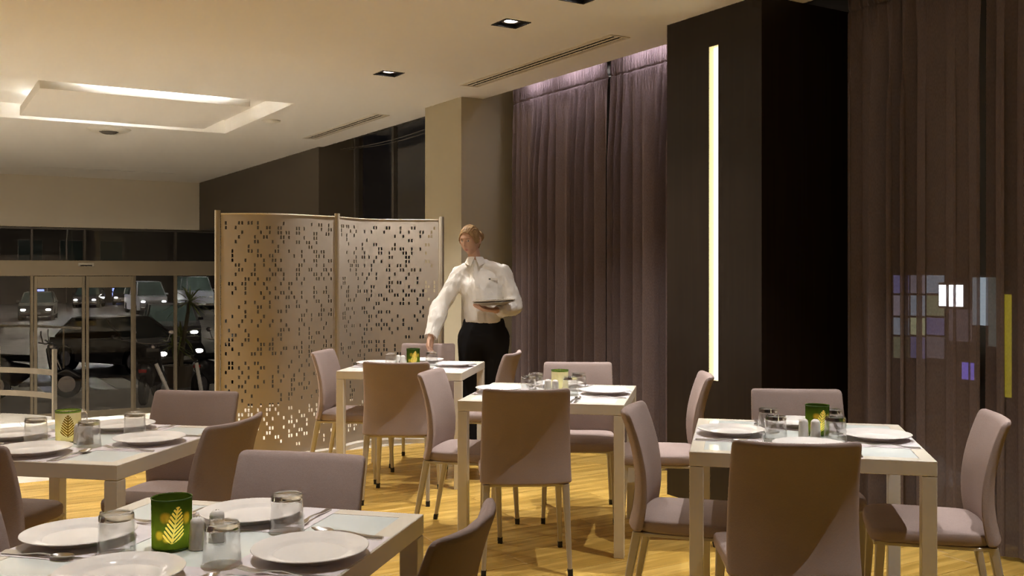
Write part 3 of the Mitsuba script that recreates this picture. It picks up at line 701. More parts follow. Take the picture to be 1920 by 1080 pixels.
TABLEWORD = {'t1': 'nearest table', 't2': 'left table', 't3': 'middle table', 't4': 'right table', 't5': 'far table'}
SEATWORD = {'F': 'front', 'B': 'back', 'L': 'left', 'R': 'right'}
def on(t, lx, ly, z=HT, rz=0.0):
    c, th = next((c, th) for n, c, th, _ in TABLES if n == t)
    return TR(c[0], c[1], 0, -th) @ TR(lx, ly, z, rz)
PL_ = {('t1', 'R'): (.296, -.018), ('t1', 'B'): (-.005, .265), ('t1', 'L'): (-.303, -.028), ('t1', 'F'): (-.016, -.274)}
MH = 0.0008
PLATE_AT = {}
for t, c, th, _ in TABLES:
    for s, a in (('F', 0.0), ('R', math.pi / 2), ('B', math.pi), ('L', -math.pi / 2)):
        r = random.Random(t + s)
        tw, sw = TABLEWORD[t], SEATWORD[s]
        # seat frame: local +y points to the table's middle
        ca_, sa_ = math.cos(a), math.sin(a)
        def sp(x, y): return (ca_ * x - sa_ * y, sa_ * x + ca_ * y)
        k = thing('placemat', f'white placemat under the {sw} plate on the {tw}', 'placemat', 'placemats on the tables')
        scene[k] = {**mat_, 'to_world': T4(on(t, *sp(0, -0.283), HT, a))}
        k = thing('plate', f'white round dinner plate at the {sw} seat of the {tw}', 'plate', 'dinner plates on the tables')
        xy = PLATE_AT[t, s] = PL_.get((t, s), sp(r.uniform(-.012, .012), -0.283 + r.uniform(-.012, .010)))
        scene[k] = {**PLATE, 'to_world': T4(on(t, *xy, HT + MH + 0.0002, r.uniform(0, 6)))}
        for nm, ply_, x, y, side in (('fork', FORK, -0.157, -0.300, 'left of'), ('knife', KNIFE, 0.148, -0.292, 'beside'), ('spoon', SPOON, 0.172, -0.300, 'right of')):
            k = thing(nm, f'steel {nm} {side} the {sw} plate on the {tw}', nm, f'{nm}s on the tables')
            scene[k] = {**ply_, 'to_world': T4(on(t, *sp(x + r.uniform(-.006, .006), y + r.uniform(-.006, .006)), HT + MH + 0.0001, a + r.uniform(-.10, .06)))}

TUMB = {
    't1': [(-.174, -.093, 'before the left plate'), (-.115, .085, 'behind the green candle'), (.12, .183, 'overlapping the back plate'), (.134, -.124, 'between the shaker and the right plate')],
    't2': [(-.150, -.085, 'left of the frosted candle'), (-.09, .16, 'behind the frosted candle'), (.155, .11, 'before the back plate'), (.105, -.115, 'right of the shakers')],
    't3': [(-.130, -.070, 'front one left of the shakers'), (-.105, .085, 'rear one left of the shakers'), (.125, .12, 'rear one right of the candle'), (.105, -.065, 'front one right of the candle')],
    't4': [(-.105, -.105, 'front one left of the shakers'), (-.140, .095, 'rear one left of the shakers'), (.125, .135, 'rear one right of the candle'), (.165, -.055, 'front one right of the candle')],
    't5': [(.125, .045, 'right of the green candle'), (-.14, -.10, 'hidden by the front chair back')],
}
for t in TUMB:
    for x, y, w in TUMB[t]:
        for _ in range(60):                                      # clear of the plates' rims
            for s_ in 'FRBL':
                dx, dy = x - PLATE_AT[t, s_][0], y - PLATE_AT[t, s_][1]; d_ = math.hypot(dx, dy)
                if d_ < 0.179: x, y = x + dx / d_ * (0.1795 - d_), y + dy / d_ * (0.1795 - d_)
        k = thing('tumbler', f'clear glass tumbler upside down {w} on the {TABLEWORD[t]}', 'glass', 'upturned tumblers on the tables')
        stamp(k, TUMBLER, on(t, x, y, HT + MH + 0.0002, 0.3))
# two further cups stand on the far table: folded napkins
# candle holders
def holder(t, x, y, ang, bsdf, label, power):
    k = thing('candle_holder', label, 'candle holder', 'glass candle holders on the tables')
    n = 64; u = np.linspace(0, 1, n + 1); zs = np.linspace(0.004, 0.118, 12); V, UV, F = [], [], []
    for z in zs:
        r = 0.0445 + 0.0015 * (z / 0.118)
        for a in u: V.append([r * math.cos(2 * np.pi * a), r * math.sin(2 * np.pi * a), z]); UV.append([a, (z - .004) / .114])
    for j in range(11):
        for i in range(n):
            b = j * (n + 1) + i
            F += [[b, b + 1, b + n + 2], [b, b + n + 2, b + n + 1]]
    M = on(t, x, y, HT + MH, ang)
    part(k, 'glass', trimesh.Trimesh(V, F, process=False), bsdf, M, smooth=True, uv=np.array(UV))
    part(k, 'base', lathe([(0, 0), (0.042, 0), (0.0445, 0.003), (0.0445, 0.006), (0, 0.006)], 40), 'mat_green_base' if 'green' in bsdf else 'mat_pale_base', M, smooth=40)
    rim = trimesh.creation.torus(0.0458, 0.0015, 48, 8).apply_translation([0, 0, 0.1185])
    part(k, 'rim', rim, 'mat_green_base', M, smooth=True)
    c_ = thing('candle', 'small white tealight burning inside the candle holder of the ' + TABLEWORD[t], 'candle', 'tealights in the candle holders')
    part(c_, 'wax', lathe([(0, 0.0062), (0.019, 0.0062), (0.019, 0.022), (0.017, 0.023), (0, 0.022)], 28), 'mat_wax', M, smooth=40)
    part(c_, 'wick', Manifold.cylinder(0.008, 0.0008, 0.0006, 8).translate([0, 0, 0.022]), 'mat_black', M)
    part(c_, 'flame', lathe([(0, 0.028), (0.0035, 0.032), (0.0048, 0.037), (0.003, 0.046), (0, 0.056)], 16), 'mat_flame', M, smooth=True, emitter=emit((1.0, 0.62, 0.22), power, 3.0 if power > 400 else 1.5))
scene['mat_green_base'] = princ((0.03, 0.07, 0.012), 0.3)
scene['mat_pale_base'] = princ((0.50, 0.55, 0.48), 0.3)
def face(t, du):   # turn so that u = du of the pattern faces the camera
    c, th = next((c, th) for n, c, th, _ in TABLES if n == t)
    return math.atan2(-c[1], -c[0]) + th - 2 * math.pi * du
holder('t1', -.053, -.027, face('t1', .5), 'mat_green_glass', 'dark green glass candle holder with a glowing fern pattern on the nearest table', 420)
holder('t2', -.042, -.030, face('t2', .5), 'mat_pale_glass', 'frosted pale candle holder with a dark fern print on the left table', 160)
holder('t3', .035, .035, face('t3', .2), 'mat_pale_glass', 'pale yellow frosted candle holder on the middle table', 200)
holder('t4', .060, .062, face('t4', .47), 'mat_green_glass', 'green glowing candle holder behind the shakers on the right table', 420)
holder('t5', -.010, .01, face('t5', .5), 'mat_green_glass', 'small-looking green candle holder on the far table', 300)
SHK = {'t1': [(.012, -.022, 'right of the green candle'), (.020, .050, 'just behind the first shaker')], 't2': [(.022, -.055, 'before the tumbler, nearer the candle'), (.060, -.055, 'seen through the tumbler')],
       't3': [(-.020, -.03, 'left of the pair'), (.022, -.045, 'right of the pair')], 't4': [(.003, -.015, 'left of the pair'), (.047, -.022, 'right of the pair')], 't5': [(-.075, -.02, 'left of the green candle'), (-.115, .0, 'farther left of the green candle')]}
for t in SHK:
    for i, (x, y, w) in enumerate(SHK[t]):
        k = thing('shaker', f'white china {("salt", "pepper")[i]} shaker {w} on the {TABLEWORD[t]}', 'shaker', 'salt and pepper shakers on the tables')
        M = on(t, x, y, HT + MH, 0.4)
        scene[k + '__body'] = {**SHAKER, 'to_world': T4(M)}
        for j in range(3):
            scene[numbered(k + '__hole')] = {**shole, 'to_world': T4(M @ TR(0.004 * math.cos(j * 2.1), 0.004 * math.sin(j * 2.1), -0.0004))}

# ================================================================== THE PERSON behind the far table
X0, Y0 = -0.215, 7.50
def J(x, y, z): return np.array([X0 + x, Y0 + y, z])
def fig(bones, n=18): return Manifold.batch_boolean([bone(J(*a), ra, J(*b), rb, n) for a, ra, b, rb in bones], m3.OpType.Add)
def soft(man, length=0.02, it=12, lam=0.5):
    m = tmesh(man.refine_to_length(length)); m.merge_vertices()
    trimesh.smoothing.filter_taubin(m, lamb=lam, nu=-0.52, iterations=it)
    return m
HC = (-0.100, -0.045, 1.640)                 # head centre
RS, RE, RW = (-0.176, 0.0, 1.39), (-0.325, -0.05, 1.135), (-0.385, -0.20, 0.925)
LS, LE, LW = (0.152, 0.0, 1.39), (0.225, -0.03, 1.140), (0.085, -0.235, 1.115)
torso = [((0, 0, .95), .100, (0, 0, 1.08), .088), ((0, 0, 1.08), .088, (-.01, 0, 1.28), .095), ((-.08, 0, 1.28), .070, (.07, 0, 1.28), .070), (RS, .042, (-.06, 0, 1.40), .045), (LS, .042, (.02, 0, 1.40), .045),
         ((-.08, 0, 1.28), .070, RS, .042), ((.07, 0, 1.28), .070, LS, .042), ((-.04, 0.01, 1.40), .05, (-.062, -0.01, 1.48), .047), ((-.062, -0.01, 1.47), .048, (-.085, -.015, 1.58), .047)]
arms = [(RS, .042, RE, .038), (RE, .038, RW, .027), (LS, .042, LE, .038), (LE, .038, LW, .027)]
legs = [((-.085, 0, .90), .085, (-.10, 0, .50), .055), ((-.10, 0, .50), .055, (-.11, .03, .09), .038), ((.085, 0, .90), .085, (.075, 0, .50), .055), ((.075, 0, .50), .055, (.085, .04, .09), .038),
        ((-.11, .03, .06), .036, (-.125, -.12, .035), .030), ((.085, .04, .06), .036, (.10, -.11, .035), .030)]
body = soft(fig(torso + arms + legs), 0.018, 10)
# head: an egg with brow, nose, lips, chin; turned to the left and looking down
def head():
    m = trimesh.creation.icosphere(5, 1.0); v = m.vertices.copy()
    x, y, z = v[:, 0], v[:, 1], v[:, 2]                      # face towards -y
    r = np.stack([0.074 * x, 0.094 * y, 0.112 * z], 1)
    low = np.clip(-z, 0, 1)
    r[:, 0] *= 1 - 0.30 * low ** 1.4
    r[:, 1] *= np.where(y < 0, 1 - 0.06 * low, 1 - 0.30 * low)
    f = np.clip(-y, 0, 1)
    def bump(cx, cz, sx, sz, h): r[:, 1] -= h * f * np.exp(-((x - cx) / sx) ** 2 - ((z - cz) / sz) ** 2)
    bump(0, -0.10, .13, .20, .012); bump(0, -0.24, .17, .09, .017); bump(0, 0.28, .5, .10, .006)
    bump(-.36, 0.08, .16, .10, -.011); bump(.36, 0.08, .16, .10, -.011)
    bump(0, -0.50, .24, .05, .007); bump(0, -0.60, .22, .05, .007); bump(0, -0.545, .24, .025, -.004); bump(0, -0.84, .3, .14, .010)
    bump(-.5, -.2, .2, .2, .004); bump(.5, -.2, .2, .2, .004)
    col = np.tile([0.52, 0.315, 0.215], (len(v), 1))
    def paint(cx, cz, sx, sz, c, k=1.0):
        w = (k * np.exp(-(((x - cx) / sx) ** 2 + ((z - cz) / sz) ** 2) ** 2) * (y < 0))[:, None]
        col[:] = col * (1 - w) + np.array(c) * w
    paint(0, -.55, .24, .085, (.42, .16, .13)); 
    for s in (-1, 1):
        paint(s * .36, .21, .20, .035, (.16, .09, .05), .8); paint(s * .36, .07, .13, .05, (.55, .50, .46)); paint(s * .36, .07, .06, .055, (.06, .04, .03))
    m.vertices = r
    return m, col
hm, hcol = head()
yaw, pit = -0.45, 0.22
Rz = trimesh.transformations.rotation_matrix(yaw, [0, 0, 1]); Rx = trimesh.transformations.rotation_matrix(pit, [1, 0, 0])
HM = trimesh.transformations.translation_matrix(J(*HC)) @ Rz @ Rx
hm.apply_transform(HM)
ears = []
for s in (-1, 1):
    e = trimesh.creation.icosphere(3, 1.0); e.vertices = e.vertices * [0.010, 0.018, 0.030] + [s * 0.073, 0.012, -0.005]; ears.append(moved(e, HM))
def hand(wrist, d, palm_n, thumb_side, curl, size=1.0):
    """palm and five bent fingers: d = direction of the fingers, palm_n = the way the palm faces"""
    d = np.array(d, float); d /= np.linalg.norm(d); pn = np.array(palm_n, float); pn -= d * (pn @ d); pn /= np.linalg.norm(pn)
    sd = np.cross(d, pn) * thumb_side; w = np.array(wrist, float)
    B = []
    P = lambda a, b, c: J(*(w + size * (a * d + b * sd + c * pn)))
    def bn(a, ra, b, rb): B.append(bone(a, ra * size, b, rb * size, 12))
    for o in (-.030, -.010, .010, .030): bn(P(.0, o * .55, 0), .016, P(.085, o, 0), .0115)
    bn(P(.02, .02, .004), .016, P(.075, -.02, .004), .013)
    for o, L, k in ((.030, .072, .9), (.010, .080, 1.0), (-.010, .075, 1.05), (-.029, .058, 1.15)):
        a = np.array([.086, o, 0.]); ang = 0.15; rad = .0092
        for seg, f in enumerate((.45, .31, .24)):
            ang += curl * k * (0.7 if seg == 0 else 1.0)
            b = a + L * f * np.array([math.cos(ang), 0.04 * np.sign(o), math.sin(ang)])
            bn(P(*a), rad, P(*b), rad * .9); a = b; rad *= .9
    a = np.array([.025, .026, .006])
    for L, da, r0 in ((.042, .75, .0125), (.032, .45, .0105), (.026, .25, .0095)):
        b = a + L * np.array([math.cos(da), math.sin(da), .35]) / 1.06
        bn(P(*a), r0, P(*b), r0 * .88); a = b
    return Manifold.batch_boolean(B, m3.OpType.Add)
rh = soft(hand(RW, (-.10, -.35, -.93), (.75, -.4, 0), 1, 0.42), 0.004, 6)
lh = soft(hand(LW, (-.90, -.35, .10), (0, 0.1, 1), 1, 0.18), 0.004, 6)
pk = thing('person', 'person in white shirt and black trousers holding plates behind the far table', 'person')
skin = [0.52, 0.315, 0.215]
allb = [body, rh, lh] + ears
bm = trimesh.util.concatenate([*allb, hm])
cols = np.vstack([np.tile(skin, (sum(len(b.vertices) for b in allb), 1)), hcol])
put(pk, bm, 'mat_body', smooth=True, color=cols)
# shirt
sb = [((0, 0, 1.03), .150, (0, 0, 1.12), .152), ((0, 0, 1.10), .150, (-.01, 0, 1.29), .142), ((-.085, 0, 1.29), .105, (.065, 0, 1.29), .105), (RS, .064, (-.07, 0, 1.445), .056), (LS, .064, (-.01, 0, 1.445), .056),
      ((-.08, 0, 1.25), .105, RS, .062), ((.07, 0, 1.25), .105, LS, .062), (RS, .064, RE, .070), (RE, .074, RW, .052), (LS, .064, LE, .070), (LE, .074, (.13, -.185, 1.12), .055), ((-.05, 0, 1.42), .066, (-.065, -.005, 1.475), .058)]
shirt = fig(sb, 20)
shirt = shirt - bx(X0 - .6, X0 + .16, Y0 - .15, Y0 + .4, .80, 1.015) if False else shirt
body_cut = bx(X0 - .22, X0 + .4, Y0 - .3, Y0 + .4, .5, 1.012)
shirt = shirt - body_cut
w_, d_ = J(*RW), J(*RW) - J(*RE); d_ /= np.linalg.norm(d_)
shirt = shirt.trim_by_plane(list(-d_), float(-d_ @ (w_ - d_ * 0.005))) if False else shirt - bone(w_ + d_ * .055, .06, w_ + d_ * .15, .06)
lw2 = J(*LW); dl = J(*LW) - J(*LE); dl /= np.linalg.norm(dl)
shirt = shirt - bone(lw2 + dl * .03, .062, lw2 + dl * .12, .062) 
sm = soft(shirt, 0.014, 8)
nn_ = sm.vertex_normals
wr = (meshkit.fbm(sm.vertices * [18, 18, 8] + 3, 3, 5) - 0.5) * 0.034 + (np.abs(meshkit.noise(sm.vertices * [30, 30, 16], 2) - 0.5) - .25) * 0.014
sm.vertices = sm.vertices + nn_ * wr[:, None]
sk = part(pk, 'shirt', sm, 'mat_shirt', smooth=60)
# collar: two turned-down flaps and a stand
def flap(s):
    a = np.linspace(0, 1, 10); V = []; F = []
    c = J(-.064, -.010, 1.500)
    for k, (rr, dz) in enumerate(((.054, .014), (.064, .004), (.079, -.030), (.075, -.034), (.060, -.002), (.051, .010))):
        for t in a:
            g = -math.pi / 2 + s * (0.10 + (0.22 * (1 - t) ** 3 if k in (2, 3) else 0) + t * 2.85)
            ext = (0.030 * (1 - t) ** 4) if k in (2, 3) else 0
            V.append(c + np.array([(rr + ext * .6) * math.cos(g), (rr + ext * .4) * math.sin(g), dz - ext]))
    n = 10
    for k in range(6):
        for i in range(n - 1):
            p_, q_ = k * n + i, ((k + 1) % 6) * n + i
            F += [[p_, p_ + 1, q_ + 1], [p_, q_ + 1, q_]]
    return trimesh.Trimesh(V, F, process=False)
part(sk, 'collar', cat([flap(-1), flap(1)]), 'mat_shirt', smooth=50)
def front(x, z):
    v = sm.vertices - J(0, 0, 0); w = v[(np.abs(v[:, 0] - x) < .022) & (np.abs(v[:, 2] - z) < .016)]
    return w[:, 1].min() if len(w) else -.14
zs_ = np.linspace(1.045, 1.435, 14); R = []
for z in zs_:
    x = -.060 + .034 * (1.44 - z) / .4; y = front(x, z)
    R.append(np.array([J(x - .014, y - .0005, z), J(x + .014, y - .0005, z), J(x + .014, y + .012, z), J(x - .014, y + .012, z)]))
part(sk, 'placket', loft(R), 'mat_shirt', smooth=40)
for z in (1.10, 1.19, 1.28, 1.37):
    x = -.060 + .034 * (1.44 - z) / .4
    part(sk, 'button', Manifold.cylinder(.003, .006, .006, 12).rotate([90, 0, 0]).translate(list(J(x, front(x, z) + .0012, z))), 'mat_white_plastic', smooth=40)
yb = front(.072, 1.345)
BM = TR(*J(.072, yb - .002, 1.345), 0.12)
badge = part(pk, 'name_badge', cbox(0.075, 0.006, 0.020, 0.002, (0, 0, 0)), 'mat_white_plastic', BM)
part(badge, 'emblem', cbox(0.014, 0.004, 0.010, 0.001, (-0.024, -0.003, 0)), 'mat_car_grey', BM)
part(badge, 'clip', cbox(0.02, 0.012, 0.006, 0.001, (0, 0.006, 0)), 'mat_steel', BM)
tr_ = [((-.05, 0, 1.00), .115, (.05, 0, 1.00), .115), ((-.05, 0, .93), .130, (.05, 0, .93), .130), ((-.088, 0, .90), .115, (-.10, 0, .50), .078), ((-.10, 0, .50), .078, (-.11, .03, .09), .068), ((.088, 0, .90), .115, (.075, 0, .50), .078), ((.075, 0, .50), .078, (.085, .04, .09), .068)]
tm = fig(tr_, 20) - bx(X0 - 1, X0 + 1, Y0 - 1, Y0 + 1, -.2, .055)
part(pk, 'trousers', soft(tm, 0.02, 8), 'mat_trousers', smooth=60)
for s, (ax, ay, tx, ty) in enumerate(((-.11, .03, -.125, -.125), (.085, .04, .10, -.115))):
    shoe = Manifold.batch_hull([sphere(.045, J(ax, ay, .055)), sphere(.040, J(tx, ty, .040))]) - bx(X0 - 1, X0 + 1, Y0 - 1, Y0 + 1, -.2, 0.0)
    part(pk, 'shoe', soft(shoe, .012, 4), 'mat_black', smooth=60)
# hair: cap over the skull without the face, a bun behind
hr = trimesh.creation.icosphere(5, 1.0); v = hr.vertices
d0 = v * [0.079, 0.102, 0.118]
d0[:, 0] *= 1 - 0.22 * np.clip(-v[:, 2], 0, 1); d0[:, 1] *= np.where(v[:, 1] > 0, 1 - 0.22 * np.clip(-v[:, 2], 0, 1), 1)
hr.vertices = d0 + (meshkit.fbm(v * [14, 5, 5] + 2, 3, 4)[:, None] - .5) * v * 0.009
cap = Manifold(m3.Mesh(np.array(hr.vertices, np.float32), np.array(hr.faces, np.uint32)))
facecut = Manifold.sphere(1.0, 40).scale([0.080, 0.108, 0.140]).translate([0.0, -0.092, -0.066])
neckcut = bx(-.2, .2, -.2, .2, -.3, -.070)
cap = cap - facecut - neckcut - bx(-.2, .2, -.2, .030, -.3, -.022)
bun = Manifold.sphere(1.0, 28).scale([.044, .040, .046]).translate([.012, .112, .004])
hair = tmesh(cap + bun); hair.merge_vertices()
part(pk, 'hair', moved(hair, HM), 'mat_hair', smooth=45)
# plates carried on the left hand
dc = J(.085, -.315, 1.158)
for i, nm in enumerate(('lower', 'upper')):
    k = thing('plate', f'{nm} of two dull plates carried on the hand of the standing person', 'plate', 'plates carried on the hand')
    scene[k] = {**mikit.ply(lathe([(r * 1.18, z) for r, z in plate_prof], 56), 'mat_tray', smooth=35), 'to_world': T4(trimesh.transformations.translation_matrix(dc + [0.0, 0, .0108 * i]) @ trimesh.transformations.rotation_matrix(-.05, [0, 1, 0]))}

# ================================================================== RAILING on the landing
k = thing('railing', 'curved metal railing on the landing before the glass doors, two posts and two rails', 'railing')
def el(a, rx=1.70, ry=1.88): return (rx * math.cos(a), 12.9 + ry * math.sin(a))
A1, A2 = 0.36, 0.93
for a in (A1, A2, 1.6):
    p, q = el(a)
    part(k, 'post', cbox(0.062, 0.03, 0.88, 0.004, (0, 0, LZ + 0.44)), 'mat_alu', RM @ TR(p, q, 0, 0.55 - ROOM * 0))
for z in (0.13, -0.165):
    pts = [np.array([*el(a), z]) for a in np.linspace(A1, 1.65, 20)]
    P_ = np.array(pts); t = np.gradient(P_, axis=0); t /= np.linalg.norm(t, axis=1, keepdims=True); n_ = np.stack([t[:, 1], -t[:, 0], 0 * t[:, 0]], 1)
    part(k, 'rail', loft([np.array([a - c * .010 - [0, 0, .035], a + c * .010 - [0, 0, .035], a + c * .010 + [0, 0, .035], a - c * .010 + [0, 0, .035]]) for a, c in zip(P_, n_)]), 'mat_alu', room=True)

# ================================================================== OUTDOORS AT NIGHT
GZ = -1.1
struct('ground', bx(-60, 40, 17.76, 140, GZ - 0.3, GZ), 'mat_asphalt', label='dark street with wet-looking asphalt')
struct('ground', bx(4.97, 60, -12, 17.74, GZ - 0.3, GZ), 'mat_asphalt', label='dark street beyond the curtains')
pv = struct('pavement', bx(-40, 6, 17.77, 21.5, GZ + 0.001, GZ + 0.10), 'mat_pavement', label='grey pavement outside the entrance')
for i in range(7):
    part(pv, 'crossing_stripe', cbox(0.5, 2.6, 0.012, 0.002, (-1.6 + i * 0.95, 23.4, GZ + 0.007)), 'mat_paint', room=True)
def wheel(k, x, y, r, w, M, tyre='mat_tyre'):
    prof = [(0, -w / 2), (r * .62, -w / 2), (r * .9, -w / 2), (r, -w * .3), (r, w * .3), (r * .9, w / 2), (r * .62, w / 2), (0, w / 2)]
    o = trimesh.transformations.rotation_matrix(math.pi / 2, [1, 0, 0]); o[:3, 3] = [x, y, r]
    n_ = part(k, 'wheel', moved(lathe(prof, 28), o), tyre, M, smooth=40)
    part(n_, 'rim', moved(lathe([(0, -w * .53), (r * .6, -w * .53), (r * .6, w * .53), (0, w * .53)], 20), o), 'mat_chrome', M, smooth=40)
def car(label, x, y, head, L, H, body, kind='car', lights=True, w=1.72, power=14):
    """head: direction of travel in degrees; built along +x"""
    k = thing('car' if kind == 'car' else 'van', label, kind)
    M = TR(x, y, GZ, math.radians(head))
    h = H; van = kind == 'van'
    sill, belt = 0.24, (0.62 * h if not van else 0.58 * h)
    nose = belt * (0.84 if not van else 0.92)
    side = Polygon([(-L / 2, sill), (-L / 2 - .03, .5 * belt), (-L / 2 + .05, belt * .97), (-L * .30, belt), (L * (.18 if not van else .34), belt), (L / 2 - .15, nose), (L / 2, nose * .75), (L / 2 + .02, sill + .05), (L / 2 - .1, sill)])
    r = 0.31
    for wx in (-L * .31, L * .31): side = side.difference(Point(wx, r).buffer(r * 1.14))
    m = prism(side, w); m.apply_transform(np.array([[1, 0, 0, 0], [0, 0, -1, w / 2], [0, 1, 0, 0], [0, 0, 0, 1.0]]))
    v = m.vertices; f = np.clip((np.abs(v[:, 0]) - L * .36) / (L * .14), 0, 1); m.vertices[:, 1] *= 1 - 0.09 * f
    part(k, 'body', m, body, M, smooth=30)
    b0, b1 = (-L * .42, L * .20) if not van else (-L * .47, L * .36)
    t0, t1 = (-L * .30, L * .02) if not van else (-L * .46, L * .22)
    cab = Manifold.hull_points(np.array([(a, s * w * c, z) for s in (-1, 1) for a, c, z in ((b0, .47, belt - .01), (b1, .47, belt - .01), (t0, .38, h - .03), (t1, .38, h - .03))]))
    part(k, 'window_band', cab, 'mat_car_glass', M)
    part(k, 'roof', Manifold.hull_points(np.array([(a, s * w * c, z) for s in (-1, 1) for a, c, z in ((t0 - .04, .39, h - .06), (t1 + .05, .39, h - .06), (t0 + .05, .34, h), (t1 - .03, .34, h))])), body, M)
    for s in (-1, 1):
        for a, b in ((b0, t0), (b1, t1), ((b0 + b1) / 2 - .05, (t0 + t1) / 2 - .05)):
            part(k, 'pillar', tube([(a, s * w * .472, belt), ((a + b) / 2, s * w * .427, (belt + h) / 2), (b, s * w * .385, h - .04)], .035, 6), body, M)
        part(k, 'mirror', cbox(.10, .16, .10, .02, (b1 - .12, s * (w * .5 + .06), belt + .06)), body, M)
        part(k, 'headlamp', Manifold.sphere(1, 16).scale([.05, .17, .07]).translate([L / 2 - .03, s * w * .34, nose * .72]), 'mat_white_plastic', M, **({'emitter': emit((1, .96, .85), power, 0.06)} if lights else {}))
        part(k, 'tail_lamp', cbox(.05, .22, .13, .01, (-L / 2 + .0, s * w * .36, belt * .78)), 'mat_red_lens', M)
        for wx in (-L * .31, L * .31): wheel(k, wx, s * (w / 2 - .10), r, .19, M)
    part(k, 'indicator', cbox(.05, .03, .05, .008, (L * .40, -w * .463, nose * .74)), 'mat_amber_lens', M)
    part(k, 'bumper', cbox(.12, w * .86, .16, .03, (L / 2 - .0, 0, .36)), 'mat_alu_dark', M)
    part(k, 'plate', cbox(.02, .46, .10, .004, (L / 2 + .065, 0, .38)), 'mat_paint', M)
car('black saloon car crossing close behind the sliding glass doors', -9.85, 25.2, -28, 3.9, 1.36, 'mat_car_black', power=3)
car('dark hatchback with one headlamp showing behind the black saloon car', -11.6, 33.5, -66, 3.6, 1.42, 'mat_car_black', power=8)
car('white van with bright headlamps beyond the right door leaf', -22.3, 60.0, -58, 4.6, 1.95, 'mat_car_white', 'van', power=60)
car('pale van parked behind the white van', -21.6, 67.0, -60, 4.8, 2.2, 'mat_car_white', 'van', lights=False)
car('grey car with lit headlamps beyond the left door leaf', -25.2, 52.5, -68, 4.0, 1.45, 'mat_car_grey', power=22)
car('dark car with two round headlamps far along the street', -30.0, 70.0, -75, 4.0, 1.5, 'mat_car_black', power=70)
car('farthest dark car with low headlamps in the middle of the doors', -29.8, 76.0, -70, 4.0, 1.5, 'mat_car_black', power=70)
for lx, ly, lz, l in ((-31.9, 79.5, -.25, 'small blue neon sign far down the street behind the right door leaf'), (-35.4, 74.0, -.25, 'small blue neon sign far down the street behind the left door leaf')):
    k = thing('neon_sign', l, 'sign')
    part(k, 'case', cbox(1.0, .2, 1.1, .02, (lx, ly + .12, lz)), 'mat_alu_dark')
    part(k, 'face', cbox(.62, .03, .7, .01, (lx, ly, lz)), 'mat_white_plastic', emitter=emit((.22, .32, 1.0), 1.6, .02))
    part(k, 'post', cbox(.12, .12, lz - .5 - GZ, .01, (lx, ly + .1, (lz - .5 + GZ) / 2)), 'mat_alu_dark')
# --- motor scooters and a motorbike parked on the pavement
def scooter(label, x, y, head):
    k = thing('motor_scooter', label, 'scooter')
    M = TR(x, y, GZ + 0.10, math.radians(head))
    for wx in (-.62, .62): wheel(k, wx, 0, .26, .11, M)
    part(k, 'body', Manifold.batch_hull([Manifold.sphere(.16, 16).translate([-.55, 0, .60]), Manifold.sphere(.13, 16).translate([-.1, 0, .52]), Manifold.sphere(.12, 16).translate([-.3, 0, .36])]) + bx(-.2, .42, -.15, .15, .24, .30), 'mat_car_black', M, smooth=40)
    part(k, 'seat', Manifold.batch_hull([Manifold.sphere(.09, 14).scale([1, 1.4, .7]).translate([-.62, 0, .80]), Manifold.sphere(.09, 14).scale([1, 1.3, .7]).translate([-.02, 0, .76])]), 'mat_tyre', M, smooth=40)
    sh_ = part(k, 'leg_shield', Manifold.batch_hull([cbox(.06, .34, .1, .02, (.40, 0, .34)), cbox(.06, .26, .1, .02, (.30, 0, .92))]), 'mat_car_black', M)
    part(sh_, 'headlamp', Manifold.sphere(.085, 18).translate([.35, 0, .97]), 'mat_chrome', M, smooth=40)
    part(k, 'fork', tube([(.62, 0, .26), (.45, 0, .7), (.30, 0, 1.02)], .03, 10), 'mat_chrome', M, smooth=40)
    hb = part(k, 'handlebar', tube([(.18, -.34, 1.08), (.27, -.15, 1.04), (.27, .15, 1.04), (.18, .34, 1.08)], .016, 8), 'mat_chrome', M, smooth=40)
    for s in (-1, 1):
        part(hb, 'mirror', Manifold.sphere(1, 14).scale([.012, .06, .045]).translate([.22, s * .34, 1.26]), 'mat_chrome', M, smooth=40)
        part(hb, 'mirror_stalk', tube([(.24, s * .26, 1.05), (.23, s * .30, 1.15), (.22, s * .33, 1.25)], .007, 6), 'mat_chrome', M)
    part(k, 'mudguard', Manifold.batch_hull([Manifold.sphere(.06, 12).translate([.84, 0, .38]), Manifold.sphere(.06, 12).translate([.62, 0, .52]), Manifold.sphere(.06, 12).translate([.45, 0, .46])]), 'mat_car_black', M, smooth=40)
    part(k, 'tail_lamp', cbox(.04, .14, .06, .01, (-.73, 0, .62)), 'mat_red_lens', M)
scooter('black motor scooter outside the glass, left of the door behind the railing', -9.1, 18.7, 15)
scooter('black motor scooter at the left edge of the picture behind the railing', -10.4, 17.9, 70)
scooter('black motor scooter outside the glass to the right of the doors', -6.75, 18.4, 100)
scooter('black motor scooter between the tall plant and the perforated screen', -5.75, 19.3, 75)
for lx, d, ln, l in ((-6.10, 17.4, .30, 'white slanted bar outside the glass beside the parked scooters'), (-5.56, 17.6, .12, 'shorter white slanted bar near the post of the perforated screen')):
    k = thing('leaning_post', l, 'leaning_post')  # slanted white bars of unknown kind
    part(k, 'bar', tube([(lx + ln * .5, d, GZ + .1), (lx, d, -.62), (lx - ln * .6, d, -.22)], [.035, .035, .035], 4), 'mat_white_plastic')
    part(k, 'foot', cbox(.2, .2, .02, .003, (lx + ln * .5, d, GZ + .11)), 'mat_alu_dark')
k = thing('handrail', 'thin curved handrail outside the glass at the left edge', 'handrail')
part(k, 'rail', tube([(-12.0, 19.2, .34), (-10.6, 19.5, .34), (-9.6, 20.0, .30), (-9.0, 20.6, .22)], .025, 8), 'mat_alu', smooth=40)
